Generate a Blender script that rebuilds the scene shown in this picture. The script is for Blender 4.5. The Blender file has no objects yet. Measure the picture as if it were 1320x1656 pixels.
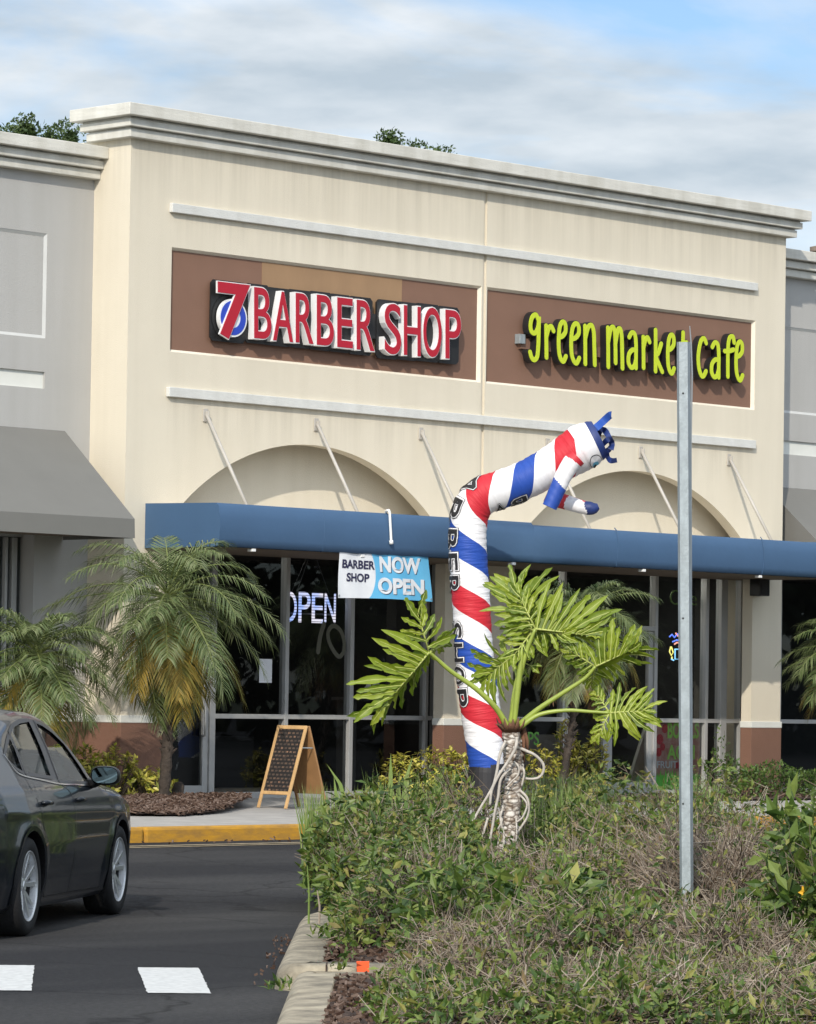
import bpy, bmesh, math, random
from mathutils import Vector, Matrix
from math import sin, cos, pi, sqrt, radians, atan2, exp
random.seed(7)
S = bpy.context.scene
COL = S.collection
# ------------------------------------------------------------------ camera
FPX = 6300.0; PPY = 913.7
YAW, PIT, ROL = radians(45.77), radians(1.93), radians(0.891)
CAM = Vector((-29.29, -33.0, 1.65))
_f0 = Vector((sin(YAW), cos(YAW), 0)); _r0 = Vector((cos(YAW), -sin(YAW), 0)); _u0 = Vector((0, 0, 1))
_f = _f0*cos(PIT) + _u0*sin(PIT); _u = _u0*cos(PIT) - _f0*sin(PIT)
_r3 = _r0*cos(ROL) + _u*sin(ROL); _u3 = _u*cos(ROL) - _r0*sin(ROL)
cd = bpy.data.cameras.new("camera"); cam = bpy.data.objects.new("camera", cd); COL.objects.link(cam)
cam.matrix_world = Matrix(((_r3.x, _u3.x, -_f.x, CAM.x), (_r3.y, _u3.y, -_f.y, CAM.y), (_r3.z, _u3.z, -_f.z, CAM.z), (0, 0, 0, 1)))
cd.sensor_fit = 'HORIZONTAL'; cd.sensor_width = 36.0; cd.lens = FPX/1320*36.0
cd.shift_y = (PPY-828)/1320.0
cd.clip_start = 0.5; cd.clip_end = 3000
S.camera = cam
# ------------------------------------------------------------------ sky and sun
SUNV = Vector((-1.45, -1.0, 1.13)).normalized()
ELEV = math.asin(SUNV.z)
W = bpy.data.worlds.new("World"); S.world = W; W.use_nodes = True
nt = W.node_tree; nt.nodes.clear()
def N(tree, kind, **kw):
    n = tree.nodes.new(kind)
    for k, v in kw.items():
        setattr(n, k, v)
    return n
wo = N(nt, 'ShaderNodeOutputWorld'); bg = N(nt, 'ShaderNodeBackground')
sky = N(nt, 'ShaderNodeTexSky', sky_type='NISHITA', sun_disc=False)
sky.sun_elevation = ELEV; sky.sun_rotation = atan2(SUNV.x, SUNV.y)
sky.air_density = 1.0; sky.dust_density = 0.6; sky.ozone_density = 2.0
tc = N(nt, 'ShaderNodeTexCoord'); mp = N(nt, 'ShaderNodeMapping')
mp.inputs['Scale'].default_value = (7.0, 7.0, 24.0); mp.inputs['Rotation'].default_value = (0, 0, 0.05); mp.inputs['Location'].default_value = (5.7, 0.9, 2.9)
nz = N(nt, 'ShaderNodeTexNoise'); nz.inputs['Scale'].default_value = 1.0; nz.inputs['Detail'].default_value = 7; nz.inputs['Roughness'].default_value = 0.52
nz.inputs['Distortion'].default_value = 0.5
rp = N(nt, 'ShaderNodeValToRGB'); rp.color_ramp.elements[0].position = 0.36; rp.color_ramp.elements[1].position = 0.55
nz2 = N(nt, 'ShaderNodeTexNoise'); nz2.inputs['Scale'].default_value = 2.3; nz2.inputs['Detail'].default_value = 6
rp2 = N(nt, 'ShaderNodeValToRGB'); rp2.color_ramp.elements[0].color = (2.7, 3.1, 3.45, 1); rp2.color_ramp.elements[1].color = (4.5, 4.7, 4.85, 1)
rp2.color_ramp.elements[0].position = 0.35; rp2.color_ramp.elements[1].position = 0.65
mx = N(nt, 'ShaderNodeMixRGB'); mul = N(nt, 'ShaderNodeMath', operation='MULTIPLY'); mul.inputs[1].default_value = 0.92
L = nt.links.new
L(tc.outputs['Generated'], mp.inputs['Vector']); L(mp.outputs[0], nz.inputs['Vector']); L(mp.outputs[0], nz2.inputs['Vector'])
L(nz.outputs['Fac'], rp.inputs[0]); L(nz2.outputs['Fac'], rp2.inputs[0]); L(rp.outputs[0], mul.inputs[0])
tint = N(nt, 'ShaderNodeMixRGB', blend_type='MULTIPLY'); tint.inputs[0].default_value = 1; tint.inputs[2].default_value = (.58, .63, .69, 1)
L(sky.outputs[0], tint.inputs[1]); L(mul.outputs[0], mx.inputs[0]); L(tint.outputs[0], mx.inputs[1])
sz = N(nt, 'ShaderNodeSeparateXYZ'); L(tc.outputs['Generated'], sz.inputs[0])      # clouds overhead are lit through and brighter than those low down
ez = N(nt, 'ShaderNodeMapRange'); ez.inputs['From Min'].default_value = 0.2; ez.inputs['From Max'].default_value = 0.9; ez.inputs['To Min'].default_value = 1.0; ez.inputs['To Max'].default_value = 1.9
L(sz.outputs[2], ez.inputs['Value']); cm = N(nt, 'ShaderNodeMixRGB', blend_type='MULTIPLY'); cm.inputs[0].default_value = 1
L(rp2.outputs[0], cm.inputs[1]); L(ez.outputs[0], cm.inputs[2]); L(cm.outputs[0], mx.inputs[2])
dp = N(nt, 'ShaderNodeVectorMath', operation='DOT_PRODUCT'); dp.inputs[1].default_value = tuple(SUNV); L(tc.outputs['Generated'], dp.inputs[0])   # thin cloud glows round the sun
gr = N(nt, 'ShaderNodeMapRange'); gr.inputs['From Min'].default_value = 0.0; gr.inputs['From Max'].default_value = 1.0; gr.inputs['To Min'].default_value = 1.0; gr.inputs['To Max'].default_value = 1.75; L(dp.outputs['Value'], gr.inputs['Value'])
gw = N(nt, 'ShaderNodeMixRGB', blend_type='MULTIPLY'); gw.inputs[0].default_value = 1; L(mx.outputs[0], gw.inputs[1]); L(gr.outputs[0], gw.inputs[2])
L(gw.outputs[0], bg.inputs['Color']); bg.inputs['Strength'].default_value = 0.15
L(bg.outputs[0], wo.inputs['Surface'])
sd = bpy.data.lights.new("sun", 'SUN'); sd.energy = 2.75; sd.angle = radians(0.7); sd.color = (1.0, 0.92, 0.80)
so = bpy.data.objects.new("sun", sd); COL.objects.link(so)
so.rotation_euler = SUNV.to_track_quat('Z', 'Y').to_euler()
S.view_settings.view_transform = 'Standard'; S.view_settings.look = 'None'
S.view_settings.exposure = 0.40; S.view_settings.gamma = 1.0
S.cycles.max_bounces = 8; S.cycles.transparent_max_bounces = 12
# ------------------------------------------------------------------ helpers
def ray(px, py):
    return _r3*((px-660)/FPX) + _u3*((PPY-py)/FPX) + _f
def PY(px, py, Y):                       # point of the photo on a facade-parallel plane
    d = ray(px, py); return CAM + d*((Y-CAM.y)/d.y)
def PZ(px, py, z):
    d = ray(px, py); return CAM + d*((z-CAM.z)/d.z)
def PD(px, py, D):
    return CAM + ray(px, py)*D
def UV(u, v, z=0.0):                     # metres right of / ahead of the photographer's feet
    return Vector((CAM.x + u*_r0.x + v*_f0.x, CAM.y + u*_r0.y + v*_f0.y, z))
def lerp(a, b, t): return a + (b-a)*t
def interp(x, xs, ys):
    if x <= xs[0]: return ys[0]
    for i in range(1, len(xs)):
        if x <= xs[i]:
            return ys[i-1] + (ys[i]-ys[i-1])*(x-xs[i-1])/(xs[i]-xs[i-1])
    return ys[-1]
def walk_z(y):                           # the pavement in front of the shops
    return 0.34 + 0.08*(y+4.7)/5.2
def road_z(y):
    return interp(y, [-11.5, -4.75], [0.0, 0.2])

class MB:
    def __init__(s):
        s.v = []; s.f = []; s.m = []; s.uv = None
    def quad(s, a, b, c, d, m=0):
        i = len(s.v); s.v += [Vector(a), Vector(b), Vector(c), Vector(d)]; s.f.append((i, i+1, i+2, i+3)); s.m.append(m)
    def tri(s, a, b, c, m=0):
        i = len(s.v); s.v += [Vector(a), Vector(b), Vector(c)]; s.f.append((i, i+1, i+2)); s.m.append(m)
    def box(s, x0, x1, y0, y1, z0, z1, m=0, M=None):
        i = len(s.v)
        P = [Vector(p) for p in ((x0,y0,z0),(x1,y0,z0),(x1,y1,z0),(x0,y1,z0),(x0,y0,z1),(x1,y0,z1),(x1,y1,z1),(x0,y1,z1))]
        if M is not None: P = [M @ p for p in P]
        s.v += P
        for q in ((0,3,2,1),(4,5,6,7),(0,1,5,4),(1,2,6,5),(2,3,7,6),(3,0,4,7)):
            s.f.append(tuple(i+k for k in q)); s.m.append(m)
    def prism(s, poly, d, m=0, cap0=True, cap1=True):    # poly: 3d points, d: extrusion vector
        i = len(s.v); n = len(poly); d = Vector(d)
        s.v += [Vector(p) for p in poly] + [Vector(p)+d for p in poly]
        if cap0: s.f.append(tuple(i+k for k in range(n-1, -1, -1))); s.m.append(m)
        if cap1: s.f.append(tuple(i+n+k for k in range(n))); s.m.append(m)
        for k in range(n):
            s.f.append((i+k, i+(k+1) % n, i+n+(k+1) % n, i+n+k)); s.m.append(m)
    def tube(s, pts, rad, n=8, m=0, caps=True, flat=1.0):
        pts = [Vector(p) for p in pts]; k = len(pts)
        if not hasattr(rad, '__len__'): rad = [rad]*k
        i0 = len(s.v); up = None
        for j in range(k):
            t = (pts[min(j+1, k-1)] - pts[max(j-1, 0)])
            if t.length < 1e-9: t = Vector((0, 0, 1))
            t.normalize()
            if up is None:
                up = Vector((0, 0, 1)) if abs(t.z) < 0.9 else Vector((1, 0, 0))
            a = t.cross(up)
            if a.length < 1e-6: a = t.orthogonal()
            a.normalize(); b = a.cross(t).normalized(); up = b
            for q in range(n):
                an = 2*pi*q/n
                s.v.append(pts[j] + a*(rad[j]*cos(an)) + b*(rad[j]*flat*sin(an)))
        for j in range(k-1):
            for q in range(n):
                a0 = i0+j*n+q; a1 = i0+j*n+(q+1) % n
                s.f.append((a0, a1, a1+n, a0+n)); s.m.append(m)
        if caps:
            s.f.append(tuple(i0+q for q in range(n-1, -1, -1))); s.m.append(m)
            s.f.append(tuple(i0+(k-1)*n+q for q in range(n))); s.m.append(m)
    def grid(s, fn, nu, nv, m=0, keep=None):
        i0 = len(s.v)
        for a in range(nu+1):
            for b in range(nv+1):
                s.v.append(Vector(fn(a/nu, b/nv)))
        for a in range(nu):
            for b in range(nv):
                if keep and not keep((a+.5)/nu, (b+.5)/nv): continue
                k = i0 + a*(nv+1) + b
                s.f.append((k, k+nv+1, k+nv+2, k+1)); s.m.append(m)
    def ring(s, c, ax, prof, n=32, m=0, seg=None):       # lathe round axis ax; prof: (radius, along)
        c = Vector(c); ax = Vector(ax).normalized(); e = ax.orthogonal().normalized(); g = ax.cross(e)
        i0 = len(s.v); k = len(prof)
        for q in range(n):
            an = 2*pi*q/n; d = e*cos(an)+g*sin(an)
            for r, h in prof: s.v.append(c + d*r + ax*h)
        for q in range(n):
            for j in range(k-1):
                a = i0+q*k+j; b = i0+((q+1) % n)*k+j
                s.f.append((a, b, b+1, a+1)); s.m.append(m)
    def build(s, name, mats, parent=None, smooth=False, bevel=0, clean=False, seg=2):
        me = bpy.data.meshes.new(name)
        off = parent_loc(parent)
        me.from_pydata([v-off for v in s.v], [], s.f)
        if not isinstance(mats, (list, tuple)): mats = [mats]
        for mm in mats: me.materials.append(mm)
        if len(mats) > 1: me.polygons.foreach_set('material_index', s.m)
        if s.uv is not None:
            ul = me.uv_layers.new(name='UVMap')
            flat = []
            for lp in me.loops: flat += list(s.uv[lp.vertex_index])
            ul.data.foreach_set('uv', flat)
        if clean:
            b = bmesh.new(); b.from_mesh(me); bmesh.ops.remove_doubles(b, verts=b.verts, dist=1e-5); bmesh.ops.recalc_face_normals(b, faces=b.faces); b.to_mesh(me); b.free()
        if smooth: me.polygons.foreach_set('use_smooth', [True]*len(me.polygons))
        me.update()
        o = bpy.data.objects.new(name, me); COL.objects.link(o)
        if parent is not None: o.parent = parent
        if bevel:
            bv = o.modifiers.new('bevel', 'BEVEL'); bv.width = bevel; bv.segments = seg; bv.limit_method = 'ANGLE'; bv.angle_limit = radians(40)
        return o
def parent_loc(p):
    v = Vector((0, 0, 0))
    while p is not None:
        v = v + p.location; p = p.parent
    return v
def tag(o, label=None, cat=None, group=None, kind=None):
    if label: o['label'] = label
    if cat: o['category'] = cat
    if group: o['group'] = group
    if kind: o['kind'] = kind
    return o
def thing(name, label, cat, loc=(0, 0, 0), group=None):
    o = bpy.data.objects.new(name, None); COL.objects.link(o); o.location = loc; o.empty_display_size = 0.2
    return tag(o, label, cat, group)
def structure(o):
    o['kind'] = 'structure'; return o
# ------------------------------------------------------------------ materials
def mat(name, col, rough=0.7, var=0.0, scale=6.0, bump=0.0, bscale=40.0, metal=0.0, spec=0.5, streak=0.0, col2=None, coat=0.0, stretch=(1, 1, 1), detail=6):
    m = bpy.data.materials.new(name); m.use_nodes = True
    t = m.node_tree; b = t.nodes['Principled BSDF']; l = t.links.new
    b.inputs['Base Color'].default_value = (*col, 1); b.inputs['Roughness'].default_value = rough
    b.inputs['Metallic'].default_value = metal; b.inputs['Specular IOR Level'].default_value = spec
    if coat: b.inputs['Coat Weight'].default_value = coat; b.inputs['Coat Roughness'].default_value = 0.03
    c = N(t, 'ShaderNodeTexCoord')
    if var or col2 or streak:
        mpp = N(t, 'ShaderNodeMapping'); mpp.inputs['Scale'].default_value = stretch; l(c.outputs['Object'], mpp.inputs[0])
        nn = N(t, 'ShaderNodeTexNoise'); nn.inputs['Scale'].default_value = scale; nn.inputs['Detail'].default_value = detail; nn.inputs['Roughness'].default_value = 0.6
        l(mpp.outputs[0], nn.inputs['Vector'])
        r = N(t, 'ShaderNodeValToRGB'); r.color_ramp.elements[0].position = 0.3; r.color_ramp.elements[1].position = 0.7
        c2 = col2 if col2 else tuple(min(1, x*(1+var)) for x in col)
        c1 = col if col2 else tuple(x*(1-var) for x in col)
        r.color_ramp.elements[0].color = (*c1, 1); r.color_ramp.elements[1].color = (*c2, 1)
        l(nn.outputs['Fac'], r.inputs[0]); last = r.outputs[0]
        if streak:
            mp2 = N(t, 'ShaderNodeMapping'); mp2.inputs['Scale'].default_value = (2.2, 2.2, 0.16); l(c.outputs['Object'], mp2.inputs[0])
            n2 = N(t, 'ShaderNodeTexNoise'); n2.inputs['Scale'].default_value = 2.0; n2.inputs['Detail'].default_value = 8; l(mp2.outputs[0], n2.inputs['Vector'])
            r2 = N(t, 'ShaderNodeValToRGB'); r2.color_ramp.elements[0].position = 0.42; r2.color_ramp.elements[1].position = 0.66
            r2.color_ramp.elements[0].color = (1, 1, 1, 1); r2.color_ramp.elements[1].color = (1-streak, 1-streak*1.05, 1-streak*1.2, 1)
            mm = N(t, 'ShaderNodeMixRGB', blend_type='MULTIPLY'); mm.inputs[0].default_value = 1
            l(last, mm.inputs[1]); l(n2.outputs['Fac'], r2.inputs[0]); l(r2.outputs[0], mm.inputs[2]); last = mm.outputs[0]
        l(last, b.inputs['Base Color'])
    if bump:
        nb = N(t, 'ShaderNodeTexNoise'); nb.inputs['Scale'].default_value = bscale; nb.inputs['Detail'].default_value = 5
        l(c.outputs['Object'], nb.inputs['Vector'])
        bu = N(t, 'ShaderNodeBump'); bu.inputs['Strength'].default_value = bump; bu.inputs['Distance'].default_value = 0.02
        l(nb.outputs['Fac'], bu.inputs['Height']); l(bu.outputs[0], b.inputs['Normal'])
    return m
def leafmat(name, cols, rough=0.5, trans=0.3, spec=0.4):       # one random tone per leaf
    m = bpy.data.materials.new(name); m.use_nodes = True
    t = m.node_tree; b = t.nodes['Principled BSDF']; l = t.links.new; out = t.nodes['Material Output']
    g = N(t, 'ShaderNodeNewGeometry'); r = N(t, 'ShaderNodeValToRGB'); r.color_ramp.interpolation = 'LINEAR'
    e = r.color_ramp.elements
    while len(e) < len(cols): e.new(0.5)
    for i, c in enumerate(cols):
        e[i].position = i/(len(cols)-1) if len(cols) > 1 else 0; e[i].color = (*c, 1)
    l(g.outputs['Random Per Island'], r.inputs[0]); l(r.outputs[0], b.inputs['Base Color'])
    b.inputs['Roughness'].default_value = rough; b.inputs['Specular IOR Level'].default_value = spec
    tr = N(t, 'ShaderNodeBsdfTranslucent'); l(r.outputs[0], tr.inputs['Color'])
    ms = N(t, 'ShaderNodeMixShader'); ms.inputs[0].default_value = trans
    l(b.outputs[0], ms.inputs[1]); l(tr.outputs[0], ms.inputs[2]); l(ms.outputs[0], out.inputs['Surface'])
    return m
def emit(name, col, st):
    m = bpy.data.materials.new(name); m.use_nodes = True; b = m.node_tree.nodes['Principled BSDF']
    b.inputs['Base Color'].default_value = (*col, 1); b.inputs['Emission Color'].default_value = (*col, 1); b.inputs['Emission Strength'].default_value = st
    return m
def glassmat(name, tint, base_refl=0.06):
    m = bpy.data.materials.new(name); m.use_nodes = True; t = m.node_tree; l = t.links.new
    t.nodes.remove(t.nodes['Principled BSDF']); out = t.nodes['Material Output']
    tr = N(t, 'ShaderNodeBsdfTransparent'); tr.inputs[0].default_value = (*tint, 1)
    gl = N(t, 'ShaderNodeBsdfGlossy'); gl.inputs['Roughness'].default_value = 0.01; gl.inputs['Color'].default_value = (0.9, 0.95, 1, 1)
    fr = N(t, 'ShaderNodeFresnel'); fr.inputs['IOR'].default_value = 1.5
    ms = N(t, 'ShaderNodeMixShader'); l(fr.outputs[0], ms.inputs[0]); l(tr.outputs[0], ms.inputs[1]); l(gl.outputs[0], ms.inputs[2]); l(ms.outputs[0], out.inputs['Surface'])
    return m
M = {}
def asphalt():
    m = mat('asphalt', (0.026, 0.026, 0.028), 0.88, bump=0.7, bscale=170, spec=0.22); t = m.node_tree; b = t.nodes['Principled BSDF']; l = t.links.new
    c = N(t, 'ShaderNodeTexCoord'); mp_ = N(t, 'ShaderNodeMapping'); mp_.inputs['Rotation'].default_value = (0, 0, radians(-8)); mp_.inputs['Scale'].default_value = (.10, .55, 1); l(c.outputs['Object'], mp_.inputs[0])
    n1 = N(t, 'ShaderNodeTexNoise'); n1.inputs['Scale'].default_value = 1.0; n1.inputs['Detail'].default_value = 6; l(mp_.outputs[0], n1.inputs[0])
    r1 = N(t, 'ShaderNodeValToRGB'); r1.color_ramp.elements[0].position = .38; r1.color_ramp.elements[1].position = .64; r1.color_ramp.elements[0].color = (.019, .019, .021, 1); r1.color_ramp.elements[1].color = (.046, .045, .045, 1); l(n1.outputs['Fac'], r1.inputs[0])
    n2 = N(t, 'ShaderNodeTexNoise'); n2.inputs['Scale'].default_value = 28; n2.inputs['Detail'].default_value = 3; n2.inputs['Roughness'].default_value = .8; l(c.outputs['Object'], n2.inputs[0])
    r2 = N(t, 'ShaderNodeValToRGB'); r2.color_ramp.elements[0].position = .35; r2.color_ramp.elements[1].position = .72; r2.color_ramp.elements[0].color = (.75, .75, .75, 1); r2.color_ramp.elements[1].color = (1.7, 1.68, 1.65, 1); l(n2.outputs['Fac'], r2.inputs[0])
    mm = N(t, 'ShaderNodeMixRGB', blend_type='MULTIPLY'); mm.inputs[0].default_value = 1; l(r1.outputs[0], mm.inputs[1]); l(r2.outputs[0], mm.inputs[2])
    n3 = N(t, 'ShaderNodeTexNoise'); n3.inputs['Scale'].default_value = .9; n3.inputs['Detail'].default_value = 5; l(c.outputs['Object'], n3.inputs[0])
    ad = N(t, 'ShaderNodeMixRGB', blend_type='ADD'); ad.inputs[0].default_value = .9; l(c.outputs['Object'], ad.inputs[1]); l(n3.outputs['Color'], ad.inputs[2])
    vo = N(t, 'ShaderNodeTexVoronoi', feature='DISTANCE_TO_EDGE'); vo.inputs['Scale'].default_value = .33; l(ad.outputs[0], vo.inputs['Vector'])
    r3 = N(t, 'ShaderNodeValToRGB'); r3.color_ramp.elements[0].position = .0; r3.color_ramp.elements[1].position = .010; r3.color_ramp.elements[0].color = (.45, .45, .45, 1); r3.color_ramp.elements[1].color = (1, 1, 1, 1); l(vo.outputs['Distance'], r3.inputs[0])
    m3 = N(t, 'ShaderNodeMixRGB', blend_type='MULTIPLY'); m3.inputs[0].default_value = 1; l(mm.outputs[0], m3.inputs[1]); l(r3.outputs[0], m3.inputs[2]); l(m3.outputs[0], b.inputs['Base Color'])
    return m
M['asphalt'] = asphalt()
M['concrete'] = mat('concrete', (0.33, 0.31, 0.285), 0.9, var=0.16, scale=3.0, bump=0.25, bscale=60)
M['kerb_old'] = mat('kerb_concrete', (0.25, 0.215, 0.155), 0.9, var=0.55, scale=5.0, bump=0.5, bscale=45)
M['yellow'] = mat('kerb_yellow', (0.47, 0.235, 0.012), 0.8, col2=(0.28, 0.15, 0.03), scale=4, stretch=(1.5, 1.5, 5), bump=0.2, bscale=50)
M['white_line'] = mat('road_paint', (0.50, 0.50, 0.485), 0.75, var=0.16, scale=18, bump=0.2, bscale=90)
M['old_line'] = mat('worn_line', (0.30, 0.24, 0.15), 0.8, var=0.3, scale=12)
M['mulch'] = mat('mulch_soil', (0.060, 0.036, 0.026), 0.95, var=0.5, scale=18, bump=1.0, bscale=50)
M['cream'] = mat('cream_stucco', (0.665, 0.603, 0.485), 0.9, var=0.03, scale=0.8, bump=0.35, bscale=110, streak=0.04)
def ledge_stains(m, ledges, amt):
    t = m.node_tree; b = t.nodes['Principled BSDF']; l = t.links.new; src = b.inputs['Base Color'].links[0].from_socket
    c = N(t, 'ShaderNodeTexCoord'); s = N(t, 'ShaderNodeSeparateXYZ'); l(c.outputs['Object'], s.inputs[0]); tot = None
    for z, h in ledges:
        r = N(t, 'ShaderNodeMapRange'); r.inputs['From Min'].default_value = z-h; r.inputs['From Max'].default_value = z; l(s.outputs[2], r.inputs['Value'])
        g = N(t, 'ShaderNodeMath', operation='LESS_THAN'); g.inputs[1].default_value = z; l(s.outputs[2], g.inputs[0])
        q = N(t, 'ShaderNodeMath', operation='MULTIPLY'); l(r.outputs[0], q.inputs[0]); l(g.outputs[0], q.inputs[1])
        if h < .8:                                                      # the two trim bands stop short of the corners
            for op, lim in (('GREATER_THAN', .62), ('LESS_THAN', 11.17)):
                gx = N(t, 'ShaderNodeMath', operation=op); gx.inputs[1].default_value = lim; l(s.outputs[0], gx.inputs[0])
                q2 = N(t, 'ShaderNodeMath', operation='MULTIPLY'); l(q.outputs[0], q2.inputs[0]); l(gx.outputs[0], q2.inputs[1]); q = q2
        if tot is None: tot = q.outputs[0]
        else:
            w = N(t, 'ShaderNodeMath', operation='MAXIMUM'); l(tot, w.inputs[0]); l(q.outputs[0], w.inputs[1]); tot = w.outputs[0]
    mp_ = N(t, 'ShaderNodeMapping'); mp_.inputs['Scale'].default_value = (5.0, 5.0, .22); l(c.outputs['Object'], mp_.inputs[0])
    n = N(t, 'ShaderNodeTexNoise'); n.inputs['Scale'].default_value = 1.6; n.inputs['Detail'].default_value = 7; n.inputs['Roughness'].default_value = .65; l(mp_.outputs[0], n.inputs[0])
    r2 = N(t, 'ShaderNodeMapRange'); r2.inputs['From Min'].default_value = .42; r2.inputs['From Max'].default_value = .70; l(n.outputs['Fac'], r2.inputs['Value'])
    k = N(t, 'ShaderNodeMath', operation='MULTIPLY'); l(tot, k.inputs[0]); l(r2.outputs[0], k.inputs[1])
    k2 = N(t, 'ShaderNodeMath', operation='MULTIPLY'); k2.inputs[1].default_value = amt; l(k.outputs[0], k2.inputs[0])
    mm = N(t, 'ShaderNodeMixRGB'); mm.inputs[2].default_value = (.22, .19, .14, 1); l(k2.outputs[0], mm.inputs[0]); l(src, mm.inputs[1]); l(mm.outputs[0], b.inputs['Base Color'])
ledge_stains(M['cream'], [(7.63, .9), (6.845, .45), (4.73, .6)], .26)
M['cream_trim'] = mat('cream_trim', (0.72, 0.66, 0.54), 0.85, var=0.04, scale=3, bump=0.15, bscale=90)
M['cornice'] = mat('cornice_paint', (0.60, 0.585, 0.53), 0.85, var=0.08, scale=6, bump=0.25, bscale=60, streak=0.16, stretch=(0.4, 0.4, 4))
M['band'] = mat('band_paint', (0.60, 0.60, 0.57), 0.85, var=0.06, scale=9, bump=0.3, bscale=80, streak=0.06)
M['grey_wall'] = mat('grey_stucco', (0.405, 0.398, 0.382), 0.9, var=0.03, scale=0.9, bump=0.3, bscale=110, streak=0.05)
M['grey_trim'] = mat('grey_trim', (0.50, 0.505, 0.49), 0.85, var=0.04, scale=4)
M['white_band'] = mat('white_band', (0.66, 0.665, 0.62), 0.85, var=0.04, scale=4)
M['brown'] = mat('brown_paint', (0.205, 0.112, 0.075), 0.8, var=0.06, scale=1.4, bump=0.15, bscale=90)
M['tan'] = mat('tan_paint', (0.30, 0.185, 0.100), 0.8, var=0.10, scale=2.2, stretch=(1, 1, .4))
M['plinth'] = mat('plinth_paint', (0.190, 0.100, 0.068), 0.85, var=0.10, scale=1.2, bump=0.3, bscale=80)
M['alu'] = mat('aluminium', (0.44, 0.44, 0.43), 0.5, var=0.06, scale=3, metal=0.35)
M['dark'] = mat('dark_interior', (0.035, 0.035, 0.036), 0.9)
M['dark_floor'] = mat('interior_floor', (0.09, 0.085, 0.08), 0.6)
M['cafe_wall'] = mat('interior_cafe_wall', (0.34, 0.31, 0.24), 0.9)
M['cafe_green'] = mat('interior_green_wall', (0.20, 0.21, 0.05), 0.9)
M['black'] = mat('black_plastic', (0.012, 0.012, 0.013), 0.5)
M['blue_canopy'] = mat('blue_canvas', (0.045, 0.100, 0.190), 0.75, var=0.06, scale=1.4, bump=0.12, bscale=14)
M['grey_awning'] = mat('grey_canvas', (0.155, 0.152, 0.14), 0.85, var=0.04, scale=2, bump=0.08, bscale=200)
M['canopy_roof'] = mat('canopy_bounce_sheet', (0.50, 0.46, 0.39), 0.7, var=0.1, scale=3)  # unseen canopy top, made pale to bounce warm light into the arches
M['soffit'] = mat('soffit_brown', (0.16, 0.125, 0.095), 0.8)
M['rod'] = mat('painted_rod', (0.42, 0.395, 0.355), 0.55, var=0.05)
M['galv'] = mat('galvanised_steel', (0.33, 0.37, 0.385), 0.55, var=0.16, scale=22, metal=0.4, bump=0.1, bscale=60, stretch=(1, 1, .5))
M['white'] = mat('white_plastic', (0.78, 0.78, 0.76), 0.5)
M['paper'] = mat('paper', (0.75, 0.77, 0.80), 0.8)
M['glass'] = glassmat('shop_glass', (0.74, 0.77, 0.77))
M['red_face'] = mat('sign_red', (0.40, 0.006, 0.022), 0.5, var=0.04)
M['blue_face'] = mat('sign_blue', (0.02, 0.055, 0.42), 0.35)
M['ret_white'] = mat('letter_return_white', (0.74, 0.74, 0.74), 0.45, var=0.05)
M['lime'] = mat('sign_lime', (0.50, 0.60, 0.022), 0.4, var=0.04, scale=10)
# ================================================================== SETTING: ground
mb = MB(); mb.box(-1500, 1500, -1500, 1500, -0.5, -0.06)
M['field'] = mat('field', (0.07, 0.08, 0.04), 0.95, var=0.3, scale=0.2)
structure(mb.build('ground', M['field']))
mb = MB()
ys = [-160, -60, -30, -20, -15, -11.5, -9, -7, -5.6, -4.86]
for a, b in zip(ys[:-1], ys[1:]):
    mb.quad((-160, a, road_z(a)), (220, a, road_z(a)), (220, b, road_z(b)), (-160, b, road_z(b)))
structure(mb.build('road', M['asphalt'], clean=True))
mb = MB()
for a, b in ((-4.72, -1.0), (-1.0, 3.0)):
    mb.quad((-40, a, walk_z(a)), (60, a, walk_z(a)), (60, b, walk_z(b)), (-40, b, walk_z(b)))
    mb.quad((-40, b, walk_z(b)-.2), (60, b, walk_z(b)-.2), (60, a, walk_z(a)-.2), (-40, a, walk_z(a)-.2))
structure(mb.build('pavement', M['concrete'], clean=True))
mb = MB()
x = -40.0
while x < 60:
    mb.box(x, x+2.98, -4.90, -4.715, 0.05, walk_z(-4.7)+.004); x += 3.0
structure(mb.build('kerb', M['yellow'], bevel=0.03))
mb = MB()
for y0, y1 in ((-5.36, -5.28), (-5.52, -5.46)):
    mb.quad((-30, y0, road_z(y0)+.005), (30, y0, road_z(y0)+.005), (30, y1, road_z(y1)+.005), (-30, y1, road_z(y1)+.005))
structure(mb.build('road_line', M['old_line']))
mb = MB()
for k in range(-6, 1):
    u0 = -1.58 + k*0.985; u1 = u0 + 0.365
    r = random.Random(k+50)
    def edge(p, q, n=26):
        return [p.lerp(q, i/n) + Vector((r.uniform(-.005, .005), r.uniform(-.006, .006), 0)) for i in range(n)]
    a = UV(u0, 23.36, .005); b = UV(u1, 23.40, .005); c = UV(u1+.17, 21.43, .005); d = UV(u0+.19, 21.40, .005)
    pts = edge(d, c) + edge(c, b) + edge(b, a) + edge(a, d)
    i = len(mb.v); mb.v += pts; mb.f.append(tuple(range(i, i+len(pts)))); mb.m.append(0)
structure(mb.build('crosswalk', M['white_line']))

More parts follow.
